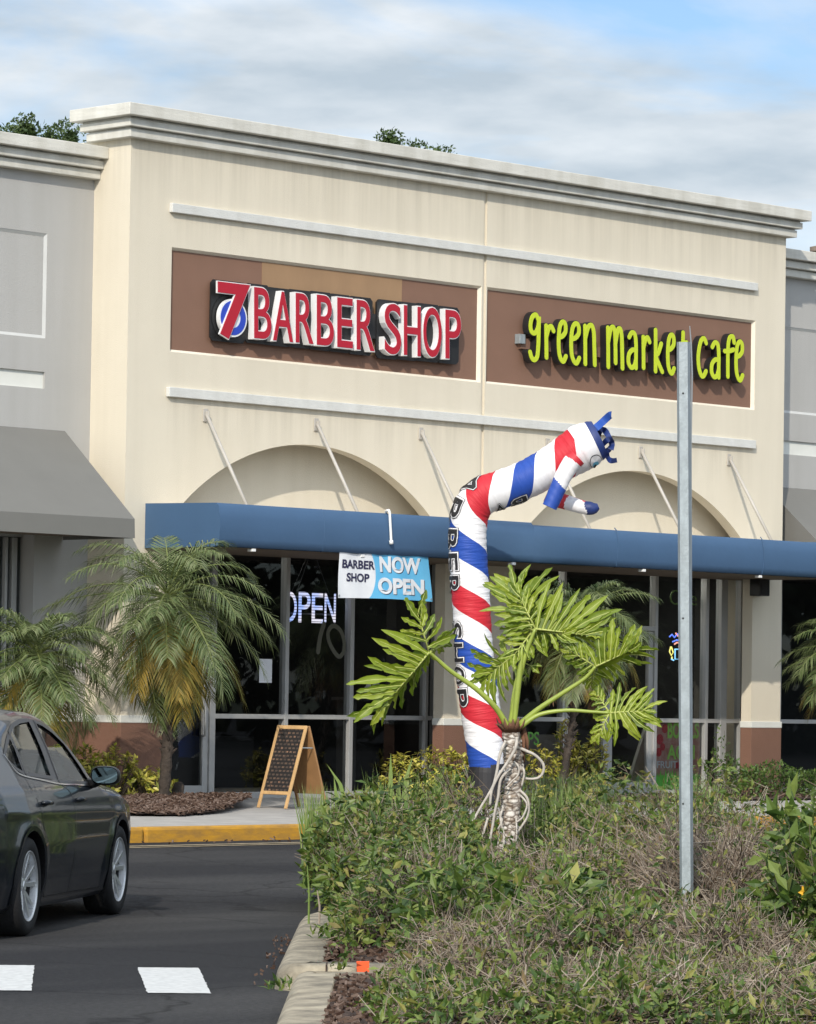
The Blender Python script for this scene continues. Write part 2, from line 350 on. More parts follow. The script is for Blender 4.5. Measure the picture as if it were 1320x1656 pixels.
# ------- planted islands with concrete kerbs
def rounded(poly, rads, n=10):
    out = []; k = len(poly)
    for i in range(k):
        p0 = Vector(poly[i-1]); p = Vector(poly[i]); p1 = Vector(poly[(i+1) % k]); r = rads[i]
        if r <= 0: out.append(p); continue
        a = p + (p0-p).normalized()*r; b = p + (p1-p).normalized()*r
        for j in range(n+1):
            t = j/n; out.append(a*(1-t)**2 + p*2*t*(1-t) + b*t*t)
    return out
def island(poly, rads, top, wid):
    outer = rounded(poly, rads)
    n = len(outer); cen = sum(outer, Vector((0, 0)))/n
    def inset(d):
        res = []
        for i in range(n):
            t = (outer[(i+1) % n]-outer[i-1]).normalized(); nn = Vector((-t.y, t.x))
            res.append(outer[i] + nn*d)
        return res
    rings = [(outer, -0.05), (inset(.012), .05), (inset(.022), top-.045), (inset(.05), top-.012), (inset(.085), top), (inset(wid), top+.004), (inset(wid+.01), top-.05)]
    kb = MB()
    for (a, za), (b, zb) in zip(rings[:-1], rings[1:]):
        for i in range(n):
            j = (i+1) % n
            kb.quad(UV(a[i].x, a[i].y, za), UV(a[j].x, a[j].y, za), UV(b[j].x, b[j].y, zb), UV(b[i].x, b[i].y, zb))
    o = structure(kb.build('island_kerb', M['kerb_old'], clean=True, smooth=True))
    me = MB(); ii = inset(wid+.004); i0 = len(me.v)
    me.v += [UV(p.x, p.y, top-.02) for p in ii]; me.f.append(tuple(range(n))); me.m.append(0)
    structure(me.build('planting_bed', M['mulch']))
    return outer
island([(-.72, 21.72), (7.5, 21.72), (7.5, 31.6), (-.1, 31.6), (-.12, 28.3), (-.72, 27.1)], [.22, 0, 0, .3, .6, .5], .145, .27)
island([(-.61, 12.0), (7.5, 12.0), (7.5, 21.5), (-.61, 21.5)], [.1, 0, 0, .14], .135, .25)
jb = MB()                                    # the dark joint across the nose of the first kerb
jb.box(-.004, .004, -.12, .15, .02, .149, M=Matrix.Translation(UV(-.42, 21.85, 0)) @ Matrix.Rotation(pi/2-YAW-pi/2, 4, 'Z'))
structure(jb.build('kerb_joint', M['mulch']))

# ================================================================== BUILDINGS
def curve_mesh(loops, thick):
    cu = bpy.data.curves.new('c', 'CURVE'); cu.dimensions = '2D'; cu.fill_mode = 'BOTH'; cu.extrude = thick/2
    for lp in loops:
        s = cu.splines.new('POLY'); s.points.add(len(lp)-1); s.use_cyclic_u = True
        for q, (a, b) in zip(s.points, lp): q.co = (a, b, 0, 1)
    ob = bpy.data.objects.new('c', cu); me = bpy.data.meshes.new_from_object(ob)
    v = [Vector(x.co) for x in me.vertices]; f = [tuple(p.vertices) for p in me.polygons]
    bpy.data.objects.remove(ob); bpy.data.curves.remove(cu); bpy.data.meshes.remove(me)
    return v, f
def flat_solid(mb, loops, y0, thick, m=0):           # loops in (x, z); front face at y0
    v, f = curve_mesh(loops, thick); i = len(mb.v)
    mb.v += [Vector((p.x, y0+thick/2-p.z, p.y)) for p in v]
    mb.f += [tuple(i+k for k in q) for q in f]; mb.m += [m]*len(f)
def arch(x0, x1, zs=3.57, top=4.61, n=40):
    xc = (x0+x1)/2; w = (x1-x0)/2; h = top-zs; R = (w*w+h*h)/(2*h); zc = top-R; a0 = math.asin(w/R)
    return [(xc+R*sin(-a0+2*a0*i/n), zc+R*cos(-a0+2*a0*i/n)) for i in range(n+1)]
BW = 11.84; ZW = 7.95
bld = thing('shop_building', 'tall cream stucco shop block with two brown sign panels under a white stepped cornice', 'building', (0, 0, .3))
PANELS = [(.65, 5.845), (5.945, 11.21)]; PZ0, PZ1 = 5.55, 6.75
wl = MB()
flat_solid(wl, [[(0, .3), (.64, .3)] + arch(.64, 5.27) + [(5.27, .3), (5.865, .3), (5.865, ZW), (0, ZW)],
                [(.65, PZ0), (5.845, PZ0), (5.845, PZ1), (.65, PZ1)]], 0, .17)
flat_solid(wl, [[(5.925, .3), (6.52, .3)] + arch(6.52, 11.22) + [(11.22, .3), (BW, .3), (BW, ZW), (5.925, ZW)],
                [(5.945, PZ0), (11.21, PZ0), (11.21, PZ1), (5.945, PZ1)]], 0, .17)
wl.box(5.85, 5.94, .025, .16, 3.3, ZW); wl.box(5.864, 5.926, 0, .16, .3, 3.3)
wl.box(0, .17, .1702, .9, .3, ZW); wl.box(BW-.17, BW, .1702, .9, .3, ZW)
wl.box(.1702, BW-.1702, .44, .62, 3.37, ZW-.01)
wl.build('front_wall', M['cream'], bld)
fr = MB()
for a, b in PANELS:
    o = [(a, PZ0), (b, PZ0), (b, PZ1), (a, PZ1)]; q = [(a+.035, PZ0+.03), (b-.035, PZ0+.03), (b-.035, PZ1-.03), (a+.035, PZ1-.03)]
    for i in range(4):
        j = (i+1) % 4
        fr.quad((o[i][0], .003, o[i][1]), (o[j][0], .003, o[j][1]), (q[j][0], .045, q[j][1]), (q[i][0], .045, q[i][1]))
fr.build('panel_moulding', M['cream_trim'], bld)
for k, (a, b) in enumerate(PANELS):
    pb = MB(); pb.box(a+.034, b-.034, .044, .12, PZ0+.029, PZ1-.029)
    pp = pb.build('sign_panel', M['brown'], bld)
    if k == 0:
        tb = MB(); tb.box(2.12, 4.47, .040, .0445, 5.75, PZ1-.031); tb.build('faded_patch', M['tan'], pp)
for z0, z1 in ((7.145, 7.25), (5.03, 5.14)):
    tb = MB(); tb.box(.60, 11.19, -.057, .001, z0, z1); tb.build('trim_band', M['band'], bld, bevel=.006)
def cornice(mb, x0, x1, yf, yb, z):
    for p, a, b in ((.106, 0, .095), (.085, .095, .115), (.16, .115, .20), (.135, .20, .225), (.245, .225, .365)):
        mb.box(x0-p, x1+p, yf-p, yb+p, z+a, z+b-.0005)
cb = MB(); cornice(cb, 0, BW, 0, .55, 7.93); cb.build('cornice', M['cornice'], bld, bevel=.008)
rb = MB(); rb.box(.17, BW-.17, .62, 14, 5.6, 5.75); rb.box(0, .17, .9, 14, .3, 5.9); rb.box(BW-.17, BW, .9, 14, .3, 5.9); rb.box(0, BW, 14, 14.2, .3, 5.9)
rb.build('roof', M['grey_wall'], bld)
for a, b in ((0, .64), (5.27, 6.52), (11.22, BW)):
    pl = MB(); cp = MB()
    a2 = a-.012 if a == 0 else a-.006; b2 = b+.012 if b == BW else b+.006
    pl.box(a2, b2, -.012, .176, .28, 1.30); cp.box(a2-.006, b2+.006, -.018, .18, 1.3005, 1.385)
    if a == 0:
        pl.box(-.012, 0, .1758, .615, .28, 1.2998); cp.box(-.018, 0, .1798, .615, 1.3007, 1.3848)
    pl.build('plinth', M['plinth'], bld, bevel=.005); cp.build('plinth_cap', M['white_band'], bld, bevel=.006)
# interiors
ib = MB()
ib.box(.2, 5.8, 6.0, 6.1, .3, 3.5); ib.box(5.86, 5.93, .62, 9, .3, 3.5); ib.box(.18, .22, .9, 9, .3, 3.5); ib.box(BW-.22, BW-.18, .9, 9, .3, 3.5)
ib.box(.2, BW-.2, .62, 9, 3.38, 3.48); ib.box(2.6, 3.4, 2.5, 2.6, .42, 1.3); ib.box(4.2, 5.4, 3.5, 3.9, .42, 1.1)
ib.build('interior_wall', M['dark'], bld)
ib = MB(); ib.box(.2, BW-.2, .45, 9, .30, .40); ib.build('floor', M['dark_floor'], bld)
ib = MB(); ib.box(5.95, BW-.23, 4.6, 4.7, 1.9, 3.37); ib.build('cafe_wall', M['cafe_wall'], bld)
ib = MB(); ib.box(5.95, BW-.23, 4.6, 4.7, .41, 1.9); ib.build('cafe_dado', M['cafe_green'], bld)
ib = MB(); ib.box(9.2, 10.9, 3.0, 3.5, .41, 1.15); ib.box(7.0, 8.7, 2.6, 3.0, .41, 1.25)
ib.build('counter', mat('counter', (.16, .15, .14), .6), bld)
lt = emit('tube_light', (1, .97, .9), 3.0)
lt2 = emit('cafe_fill_glow', (1, .95, .85), 9.0)  # no lit fixture known here; glow added to lift the dark cafe
for a in (2.2, 3.5, 7.2, 9.4):
    lb = MB(); lb.box(a, a+1.1, 1.0, 1.3, 3.345, 3.379); lb.build('ceiling_light_and_fill', lt if a < 6 else lt2, bld)  # barber strips are real lamps, the cafe ones are added fill
# shop fronts at y = 0.5
def pane(x0, x1, z0, z1, par, y=.5):
    g = MB(); g.quad((x0, y, z0), (x1, y, z0), (x1, y, z1), (x0, y, z1)); return g.build('pane', M['glass'], par)
def shopfront(name, uprights, rails, panes, y=.5, par=bld):
    f = MB()
    for a, b in uprights: f.box(a, b, y-.055, y+.05, .40, 3.37)
    for a, b, z0, z1 in rails: f.box(a, b, y-.05, y+.045, z0, z1)
    w = f.build(name, M['alu'], par, bevel=.004)
    for q in panes: pane(*q, w, y)
    return w
shopfront('shopfront_window', [(1.79, 1.875), (3.00, 3.058), (4.09, 4.155), (5.415, 5.463), (5.60, 5.64), (.98, 1.06)],
          [(1.875, 3.0, 1.355, 1.41), (3.058, 4.09, 1.355, 1.41), (4.155, 5.415, 1.355, 1.41), (5.463, 5.62, 1.355, 1.41),
           (1.875, 3.0, .40, .49), (3.058, 4.09, .40, .49), (4.155, 5.415, .40, .49), (1.06, 1.79, 2.55, 2.61), (.2, .98, .40, .49)],
          [(1.875, 3.0, 1.41, 3.37), (1.875, 3.0, .49, 1.355), (3.058, 4.09, 1.41, 3.37), (3.058, 4.09, .49, 1.355), (4.155, 5.415, 1.41, 3.37),
           (4.155, 5.415, .49, 1.355), (5.463, 5.62, .4, 3.37), (1.06, 1.79, 2.61, 3.37), (.2, .98, .49, 3.37)])
def door(x0, x1, par, hx):
    f = MB(); s = .085
    f.box(x0, x0+s, .47, .53, .42, 2.55); f.box(x1-s, x1, .47, .53, .42, 2.55)
    f.box(x0+s, x1-s, .472, .528, .42, .57); f.box(x0+s, x1-s, .472, .528, 2.47, 2.55)
    d = f.build('door', M['alu'], par, bevel=.004); pane(x0+s, x1-s, .57, 2.47, d, .5)
    h = MB(); h.tube([(hx, .47, 1.15), (hx, .41, 1.15), (hx, .41, 1.5), (hx, .47, 1.5)], .014, 8); h.build('door_handle', M['alu'], d, smooth=True)
    return d
door(1.065, 1.785, bld, 1.68)
sf2 = shopfront('shopfront_window', [(7.955, 8.0), (9.755, 9.815), (10.80, 10.86), (11.12, 11.25), (11.53, 11.58), (6.6, 6.66)],
          [(9.815, 10.8, 1.355, 1.41), (10.86, 11.12, 1.355, 1.41), (11.25, 11.53, 1.355, 1.41), (6.66, 7.955, 1.355, 1.41), (9.815, 10.8, .40, .47), (10.86, 11.12, .4, .47),
           (11.25, 11.53, .4, .47), (6.66, 7.955, .4, .47), (8.03, 9.755, 2.56, 2.62), (5.72, 6.6, .4, .47)],
          [(9.815, 10.8, 1.41, 3.37), (9.815, 10.8, .47, 1.355), (10.86, 11.12, .47, 3.37), (11.25, 11.53, .47, 3.37), (6.66, 7.955, 1.41, 3.37), (6.66, 7.955, .47, 1.355), (8.03, 9.755, 2.62, 3.37), (5.72, 6.6, .47, 3.37)])
d1 = door(8.035, 8.865, bld, 8.77); d2 = door(8.87, 9.75, bld, 8.97)
lk = MB(); c = PY(967, 1216, .42); lk.box(c.x-.055, c.x+.055, .40, .46, c.z-.10, c.z+.06); lk.box(c.x-.03, c.x+.03, .41, .45, c.z+.06, c.z+.12)
lk.build('lock_box', M['black'], d2, bevel=.01)
# grey neighbours
def neighbour(name, label, x0, x1, left):
    g = thing(name, label, 'building', ((x0+x1)/2, .62, .3))
    e = x1 if left else x0; sg = -1 if left else 1
    a, b = (x0, x1)
    w = MB()
    ox0, ox1 = (x0+.4, e-.80) if left else (e+.12, x1-.4)
    pan = (x0+.8, e-.69) if left else (e+.69, x1-.8)
    pan = (min(pan), max(pan))
    flat_solid(w, [[(a, .3), (ox0, .3), (ox0, 3.45), (ox1, 3.45), (ox1, .3), (b, .3), (b, 7.5), (a, 7.5)],
                   [(pan[0], 5.63), (pan[1], 5.63), (pan[1], 6.82), (pan[0], 6.82)],
                   [(pan[0], 5.06), (pan[1], 5.06), (pan[1], 5.25), (pan[0], 5.25)]], .62, .30)
    w.box(pan[0]+.0005, pan[1]-.0005, .645, .72, 5.63, 6.82)
    w.build('front_wall', M['grey_wall'], g)
    t = MB(); t.box(pan[0]+.0005, pan[1]-.0005, .65, .72, 5.06, 5.25); t.build('trim_band', M['white_band'], g)
    mo = MB()
    for (p0, p1, q0, q1) in ((pan[0]+.035, pan[1]-.035, 5.665, 6.785),):
        o = [(pan[0], 5.63), (pan[1], 5.63), (pan[1], 6.82), (pan[0], 6.82)]; q = [(p0, q0), (p1, q0), (p1, q1), (p0, q1)]
        for i in range(4):
            j = (i+1) % 4
            mo.quad((o[i][0], .622, o[i][1]), (o[j][0], .622, o[j][1]), (q[j][0], .644, q[j][1]), (q[i][0], .644, q[i][1]))
    mo.build('panel_moulding', M['grey_trim'], g)
    cb = MB()
    for p, za, zb in ((.11, 0, .095), (.085, .095, .112), (.165, .112, .205), (.14, .205, .225), (.245, .225, .36)):
        cb.box(a + (.0 if not left else -p), b + (p if not left else .0) - (.001 if left else 0), .62-p, 1.2+p, 7.5+za, 7.5+zb-.0005)
    cb.build('cornice', M['cornice'], g, bevel=.008)
    r = MB(); r.box(a, b, .93, 14, 5.4, 5.5); r.box(a, a+.2, .93, 14, .3, 5.4); r.box(b-.2, b, .93, 14, .3, 5.4); r.box(a, b, 14, 14.2, .3, 5.5); r.box(a, b, .93, 1.2, 3.6, 7.49)
    r.build('roof', M['grey_wall'], g)
    i_ = MB(); i_.box(a+.2, b-.2, 5, 5.1, .3, 3.5); i_.box(a+.2, b-.2, .93, 9, 3.5, 3.6); i_.build('interior_wall', M['dark'], g)
    p = MB(); c = MB()
    p0, p1 = (ox1, b) if left else (a, ox0)
    p.box(p0-.006, p1 - (.013 if left else 0), .606, .925, .28, 1.30); c.box(p0-.012, p1-(.019 if left else 0), .60, .93, 1.3005, 1.385)
    p.build('plinth', M['plinth'], g, bevel=.005); c.build('plinth_cap', M['white_band'], g, bevel=.006)
    ups = []; k = ox1-.16 if left else ox0+.02
    pn = []
    if left:
        P_ = lambda q: PY(q, 930, .80).x
        xs = [(P_(46), P_(52)), (P_(20), P_(28)), (P_(9), P_(13)), (-3.2, -3.1), (-4.5, -4.4), (-5.8, -5.7)]
    else:
        xs = [(12.30, 12.36), (12.78, 12.86), (14.0, 14.1), (15.4, 15.5), (16.8, 16.9)]
    rl = [(ox0, ox1, 1.355, 1.41), (ox0, ox1, .4, .47), (ox0, ox1, 3.38, 3.45)]
    pn = [(ox0, ox1, .47, 1.355), (ox0, ox1, 1.41, 3.38)]
    shopfront('shopfront_window', xs, rl, pn, .86, g)
    return g
neighbour('neighbour_building', 'pale grey stucco wing left of the cream block with a sunken rectangle in its wall', -14, 0, True)
neighbour('neighbour_building', 'pale grey stucco wing cut off at the right edge beyond the cream block', BW, 26, False)

# ------- canopy and awnings
cn = thing('shop_canopy', 'long flat blue canvas canopy across both shop doors hung on slanting rods', 'canopy', (5.9, -.6, 3.3))
CX0, CX1, CYF = .31, 11.53, -1.25
prof = [(-1.19, 3.775), (-1.225, 3.74), (-1.25, 3.62), (-1.255, 3.5), (-1.245, 3.38), (-1.225, 3.30), (-1.19, 3.287)]
fb = MB()
def dip(x): return -.028 if x > 5.52 else 0.0
xs = [CX0, 1.6, 2.9, 4.2, 5.515, 5.525, 6.2, 7.3, 8.6, 9.9, CX1]
for i in range(len(xs)-1):
    for (y0, z0), (y1, z1) in zip(prof[:-1], prof[1:]):
        s0 = dip(xs[i])*(z0-3.287)/.49; s1 = dip(xs[i])*(z1-3.287)/.49; t0 = dip(xs[i+1])*(z0-3.287)/.49; t1 = dip(xs[i+1])*(z1-3.287)/.49
        w0 = .006*sin(i*2.1); w1 = .006*sin((i+1)*2.1)
        fb.quad((xs[i], y0+w0, z0+s0), (xs[i], y1+w0, z1+s1), (xs[i+1], y1+w1, z1+t1), (xs[i+1], y0+w1, z0+t0))
fb.build('fascia', M['blue_canopy'], cn, clean=True, smooth=True)
for xe in (CX0, CX1):
    fb = MB(); pts = [(xe, y, z) for y, z in prof] + [(xe, -.005, 3.287), (xe, -.005, 3.795)]
    i = len(fb.v); fb.v += [Vector(q) for q in pts]; fb.f.append(tuple(range(i, i+len(pts)))); fb.m.append(0); fb.build('canopy_end', M['blue_canopy'], cn)
fb = MB()
fb.quad((CX0+.01, -1.19, 3.70), (CX1-.01, -1.19, 3.70), (CX1-.01, .43, 3.70), (CX0+.01, .43, 3.70))
fb.build('canopy_roof', M['canopy_roof'], cn)
sb = MB(); sb.quad((CX0+.01, -1.2, 3.283), (CX1-.01, -1.2, 3.283), (CX1-.01, .499, 3.283), (CX0+.01, .499, 3.283)); sb.box(.66, 5.25, .35, .44, 3.2845, 3.36); sb.box(6.54, 11.2, .35, .44, 3.2845, 3.36)
sb.build('soffit', M['soffit'], cn)
for x in (1.21, 3.0, 4.79, 7.09, 8.89, 10.68):
    rbm = MB(); rbm.tube([(x, -.03, 4.86), (x, -.79, 3.70)], .021, 10)
    rd = rbm.build('tie_rod', M['rod'], cn, smooth=True)
    pb = MB(); pb.box(x-.035, x+.035, -.018, -.001, 4.78, 4.93); pb.box(x-.008, x+.008, -.07, -.018, 4.83, 4.90); pb.build('wall_plate', M['rod'], rd, bevel=.004)
for x in (1.95, 3.02, 4.35, 7.05, 8.5, 9.9):
    sm = MB(); sm.tube([(x, y-.001+.006*sin(x), z) for y, z in prof], .006, 6); sm.build('seam', M['blue_canopy'], cn, smooth=True)
for x in (.88, 2.62, 5.2, 7.6, 9.9):
    pb = MB(); pb.box(x-.03, x+.03, -1.21, -1.13, 3.25, 3.282); pb.build('light_fitting', M['white'], cn, bevel=.004)
def awning(label, x0, x1):
    a = thing('grey_awning', label, 'awning', ((x0+x1)/2, .2, 3.4))
    b = MB()
    P = [(.615, 4.6), (-.60, 3.575), (-.61, 3.36), (-.595, 3.36), (-.585, 3.55), (.615, 3.55)]
    n = 10
    for i in range(n):
        xa, xb = lerp(x0, x1, i/n), lerp(x0, x1, (i+1)/n)
        for j in range(2):
            b.quad((xa, *P[j]), (xa, *P[j+1]), (xb, *P[j+1]), (xb, *P[j]))
    for xe in (x0, x1):
        i = len(b.v); b.v += [Vector((xe, y, z)) for y, z in ((.615, 4.6), (-.60, 3.575), (-.61, 3.36), (.615, 3.36))]; b.f.append((i, i+1, i+2, i+3)); b.m.append(0)
    b.build('canvas', M['grey_awning'], a, clean=True)
    f = MB(); f.quad((x0+.02, -.58, 3.40), (x1-.02, -.58, 3.40), (x1-.02, .61, 3.40), (x0+.02, .61, 3.40)); f.build('soffit', M['soffit'], a)
    return a
awning('grey canvas awning sloping over the window of the left grey wing', -7.6, -.38)
awning('grey canvas awning cut off at the right edge of the photo', 12.22, 19.4)
# ================================================================== SIGNS
def glyph(ch, extrude=.5, offset=0.0, res=6):
    cu = bpy.data.curves.new('t', 'FONT'); cu.body = ch; cu.extrude = extrude; cu.offset = offset; cu.resolution_u = res
    ob = bpy.data.objects.new('t', cu); me = bpy.data.meshes.new_from_object(ob)
    v = [Vector(x.co) for x in me.vertices]; f = [tuple(p.vertices) for p in me.polygons]
    bpy.data.objects.remove(ob); bpy.data.curves.remove(cu); bpy.data.meshes.remove(me)
    return v, f
def bounds(ch):
    v, f = glyph(ch, 0, 0)
    return min(p.x for p in v), max(p.x for p in v), min(p.y for p in v), max(p.y for p in v)
def letter(mb, ch, fn, offset=0.0, m=0, res=6, flatface=False):
    """map glyph ch: fn(u, w, d) with u,w in 0..1 over its box and d 0 (front) .. 1 (back)"""
    x0, x1, y0, y1 = bounds(ch)
    v, f = glyph(ch, 0 if flatface else .5, offset, res); i = len(mb.v)
    mb.v += [fn((p.x-x0)/(x1-x0), (p.y-y0)/(y1-y0), 0 if flatface else .5-p.z) for p in v]
    mb.f += [tuple(i+k for k in q) for q in f]; mb.m += [m]*len(f)
def planefn(P00, P10, P01, P11, yf, yb):
    def fn(u, w, d):
        a = P00.lerp(P10, u); b = P01.lerp(P11, u); p = a.lerp(b, w); return Vector((p.x, lerp(yf, yb, d), p.z))
    return fn
# --- red barber sign
sg = thing('barber_sign', 'red raised 7 BARBER SHOP channel letters with white edges on a black backing', 'sign', (3.0, 0, 5.9))
ZX = lambda a: 320 + a/2.8696
ZYy = lambda b: 440 + b/2.8696
LET = [('B', 262, 340, 72, 304, 78, 312), ('A', 350, 440, 87, 312, 98, 326), ('R', 455, 535, 98, 324, 106, 332), ('B', 553, 630, 106, 334, 114, 344),
       ('E', 648, 718, 118, 346, 126, 352), ('R', 738, 818, 130, 356, 138, 366), ('S', 868, 942, 145, 376, 152, 384), ('H', 957, 1033, 155, 382, 162, 390), ('O', 1047, 1130, 162, 388, 170, 398), ('P', 1150, 1220, 176, 400, 182, 404)]
LET = [('7', 100, 230, 55, 298, 66, 303)] + LET
YFc = -.12
for k, (ch, xa, xb, ta, ba, tb, bb) in enumerate(LET):
    P00 = PY(ZX(xa), ZYy(ba), YFc); P10 = PY(ZX(xb), ZYy(bb), YFc); P01 = PY(ZX(xa), ZYy(ta), YFc); P11 = PY(ZX(xb), ZYy(tb), YFc)
    zb_ = (P00.z+P10.z)/2; zt_ = (P01.z+P11.z)/2
    for q in (P00, P10): q.z = zb_
    for q in (P01, P11): q.z = zt_
    bk = MB(); e = .055; c = .04
    x0, x1, z0, z1 = P00.x-e, P10.x+e, zb_-e, zt_+e
    bk.prism([(x0+c, 0, z0), (x1-c, 0, z0), (x1, 0, z0+c), (x1, 0, z1-c), (x1-c, 0, z1), (x0+c, 0, z1), (x0, 0, z1-c), (x0, 0, z0+c)], (0, .02+.0015*k, 0))
    for v in bk.v: v.y += -.022 - .0012*k
    lt_ = MB()
    if ch == '7':
        cx, cz = (P00.x+P10.x)/2+.01, lerp(zb_, zt_, .37)
        rg = MB(); rg.ring((cx, -.05, cz), (0, -1, 0), [(.0, .0), (.222, .0), (.222, .050), (.0, .050)], 40); rg.build('ring_return', M['ret_white'], sg, clean=True)
        rg = MB(); rg.ring((cx, -.05, cz), (0, -1, 0), [(.115, .0505), (.115, .054), (.200, .054), (.200, .0505)], 40); rg.build('ring_face', M['blue_face'], sg)
        bk.ring((cx, -.0215, cz), (0, -1, 0), [(0, 0), (.27, 0), (.27, .012), (0, .012)], 24)
    fn = planefn(P00, P10, P01, P11, YFc, -.026 if ch != '7' else -.100)
    letter(lt_, ch, fn, offset=.018 if ch != '7' else .036)
    o = lt_.build('letter', M['ret_white'], sg)
    fc = MB(); letter(fc, ch, planefn(P00, P10, P01, P11, YFc-.006, YFc+.001), offset=.004 if ch != '7' else .026)
    fc.build('letter_face', M['red_face'], o)
    bk.build('backing', M['black'], o)
bk = MB(); a = PY(ZX(120), 0, -.02).x; b = PY(ZX(1190), 0, -.02).x
bk.box(a, b, -.018, .0435, 5.95, 6.25); bk.build('raceway', M['black'], sg)
# --- lime cafe sign: hand drawn strokes
ST = {
 'g': [[(.95,.86),(.62,1),(.22,.94),(.04,.77),(.16,.62),(.55,.60),(.86,.74),(.95,.97),(.93,.6),(.9,.3),(.8,.08),(.5,0),(.2,.04),(.02,.16)]],
 'r': [[(.12,1),(.17,.5),(.2,0)], [(.17,.66),(.4,.9),(.7,1),(1,.86)]],
 'e': [[(.12,.60),(.55,.64),(.92,.76),(.88,.94),(.52,1),(.16,.86),(.03,.52),(.12,.2),(.4,.03),(.72,0),(1,.13)]],
 'n': [[(.06,.96),(.1,.5),(.12,0)], [(.1,.66),(.34,.93),(.64,1),(.86,.84),(.93,.5),(1,.0)]],
 'm': [[(.03,.97),(.06,.5),(.08,0)], [(.06,.62),(.2,.93),(.36,1),(.48,.86),(.53,.5),(.55,.12)], [(.53,.6),(.66,.92),(.8,.98),(.92,.82),(.97,.4),(1,0)]],
 'a': [[(.12,.86),(.45,1),(.82,.94),(.96,.66),(.97,.3),(.98,.0)], [(.95,.50),(.5,.50),(.1,.36),(.06,.13),(.36,0),(.75,.05),(.96,.24)]],
 'k': [[(.1,1),(.13,.5),(.14,0)], [(.85,.68),(.5,.46),(.18,.36),(.55,.18),(1,0)]],
 't': [[(.55,1),(.5,.5),(.52,.12),(.85,0)], [(0,.70),(.5,.72),(1,.76)]],
 'c': [[(1,.88),(.72,1),(.32,.9),(.05,.55),(.12,.22),(.45,0),(.75,.01),(1,.13)]],
 'f': [[(1,.86),(.86,1),(.52,.97),(.36,.78),(.34,.4),(.36,0)], [(0,.62),(.5,.64),(.9,.68)]],
}
def smooth2(p, n=5):
    out = []; k = len(p)
    for i in range(k-1):
        p0 = p[max(i-1, 0)]; p1 = p[i]; p2 = p[i+1]; p3 = p[min(i+2, k-1)]
        for j in range(n):
            t = j/n
            out.append(tuple(.5*((2*b)+(-a+c)*t+(2*a-5*b+4*c-d)*t*t+(-a+3*b-3*c+d)*t**3) for a, b, c, d in zip(p0, p1, p2, p3)))
    out.append(tuple(p[-1])); return out
def ribbon(mb, pts, w, yf, yb, m=0, slope=.004):      # pts in (x,z)
    n = len(pts); Ls = []; Rs = []
    for i in range(n):
        a = Vector(pts[max(i-1, 0)]); b = Vector(pts[min(i+1, n-1)]); t = (b-a).normalized(); nn = Vector((-t.y, t.x))*(w/2); p = Vector(pts[i])
        Ls.append(p+nn); Rs.append(p-nn)
    dy = [slope*i/n for i in range(n)]
    def P(q, y): return (q.x, y, q.y)
    for i in range(n-1):
        mb.quad(P(Rs[i], yf-dy[i]), P(Rs[i+1], yf-dy[i+1]), P(Ls[i+1], yf-dy[i+1]), P(Ls[i], yf-dy[i]), m)
        mb.quad(P(Ls[i], yf-dy[i]), P(Ls[i+1], yf-dy[i+1]), P(Ls[i+1], yb), P(Ls[i], yb), m)
        mb.quad(P(Rs[i+1], yf-dy[i+1]), P(Rs[i], yf-dy[i]), P(Rs[i], yb), P(Rs[i+1], yb), m)
    for i, s in ((0, -1), (n-1, 1)):
        a = Vector(pts[max(i-1, 0)]); b = Vector(pts[min(i+1, n-1)]); t = (b-a).normalized()*s; nn = Vector((-t.y, t.x)); p = Vector(pts[i])
        fan = [p + (nn*cos(pi*k/6) + t*sin(pi*k/6))*(w/2) for k in range(7)]
        for k in range(6):
            mb.tri(P(p, yf-dy[i]), P(fan[k+1], yf-dy[i]), P(fan[k], yf-dy[i]), m)
            mb.quad(P(fan[k], yf-dy[i]), P(fan[k+1], yf-dy[i]), P(fan[k+1], yb), P(fan[k], yb), m)
gs = thing('cafe_sign', 'lime green handwritten green market cafe letters with black sides on the brown panel', 'sign', (8.6, 0, 5.9))
ZX = lambda a: 800 + a/2.8696
ZYy = lambda b: 480 + b/2.8696
GL = [('g',158,212,82,294),('r',228,276,134,284),('e',290,336,114,300),('e',348,398,122,308),('n',410,470,130,314),('m',517,598,142,328),('a',614,662,164,330),('r',680,722,186,332),
      ('k',737,783,154,348),('e',797,838,174,356),('t',852,893,164,352),('c',938,986,190,368),('a',1000,1046,210,374),('f',1062,1116,182,372),('e',1114,1156,206,388)]
for k, (ch, xa, xb, ta, ba) in enumerate(GL):
    A = PY(ZX(xa+4), ZYy(ba-4), -.11); B = PY(ZX(xb-4), ZYy(ta+4), -.11)
    bo = MB(); fa = MB()
    for q, st in enumerate(ST[ch]):
        pts = [(lerp(A.x, B.x, x), lerp(A.z, B.z, y)) for x, y in smooth2(st)]
        ribbon(bo, pts, .080, -.108-.001*q, -.012)
        ribbon(fa, pts, .062, -.116-.002*q, -.107)
    o = bo.build('letter', M['black'], gs); fa.build('letter_face', M['lime'], o)
rw = MB(); a = PY(842, 545, 0).x; b = PY(1195, 590, 0).x
rw.box(a, b, -.012, .0435, 6.03, 6.16); rw.build('raceway', M['brown'], gs)
rw = MB(); c = PY(841, 547, 0); rw.box(c.x-.05, c.x+.05, -.05, .043, c.z-.07, c.z+.05); rw.build('junction_box', M['galv'], gs, bevel=.005)
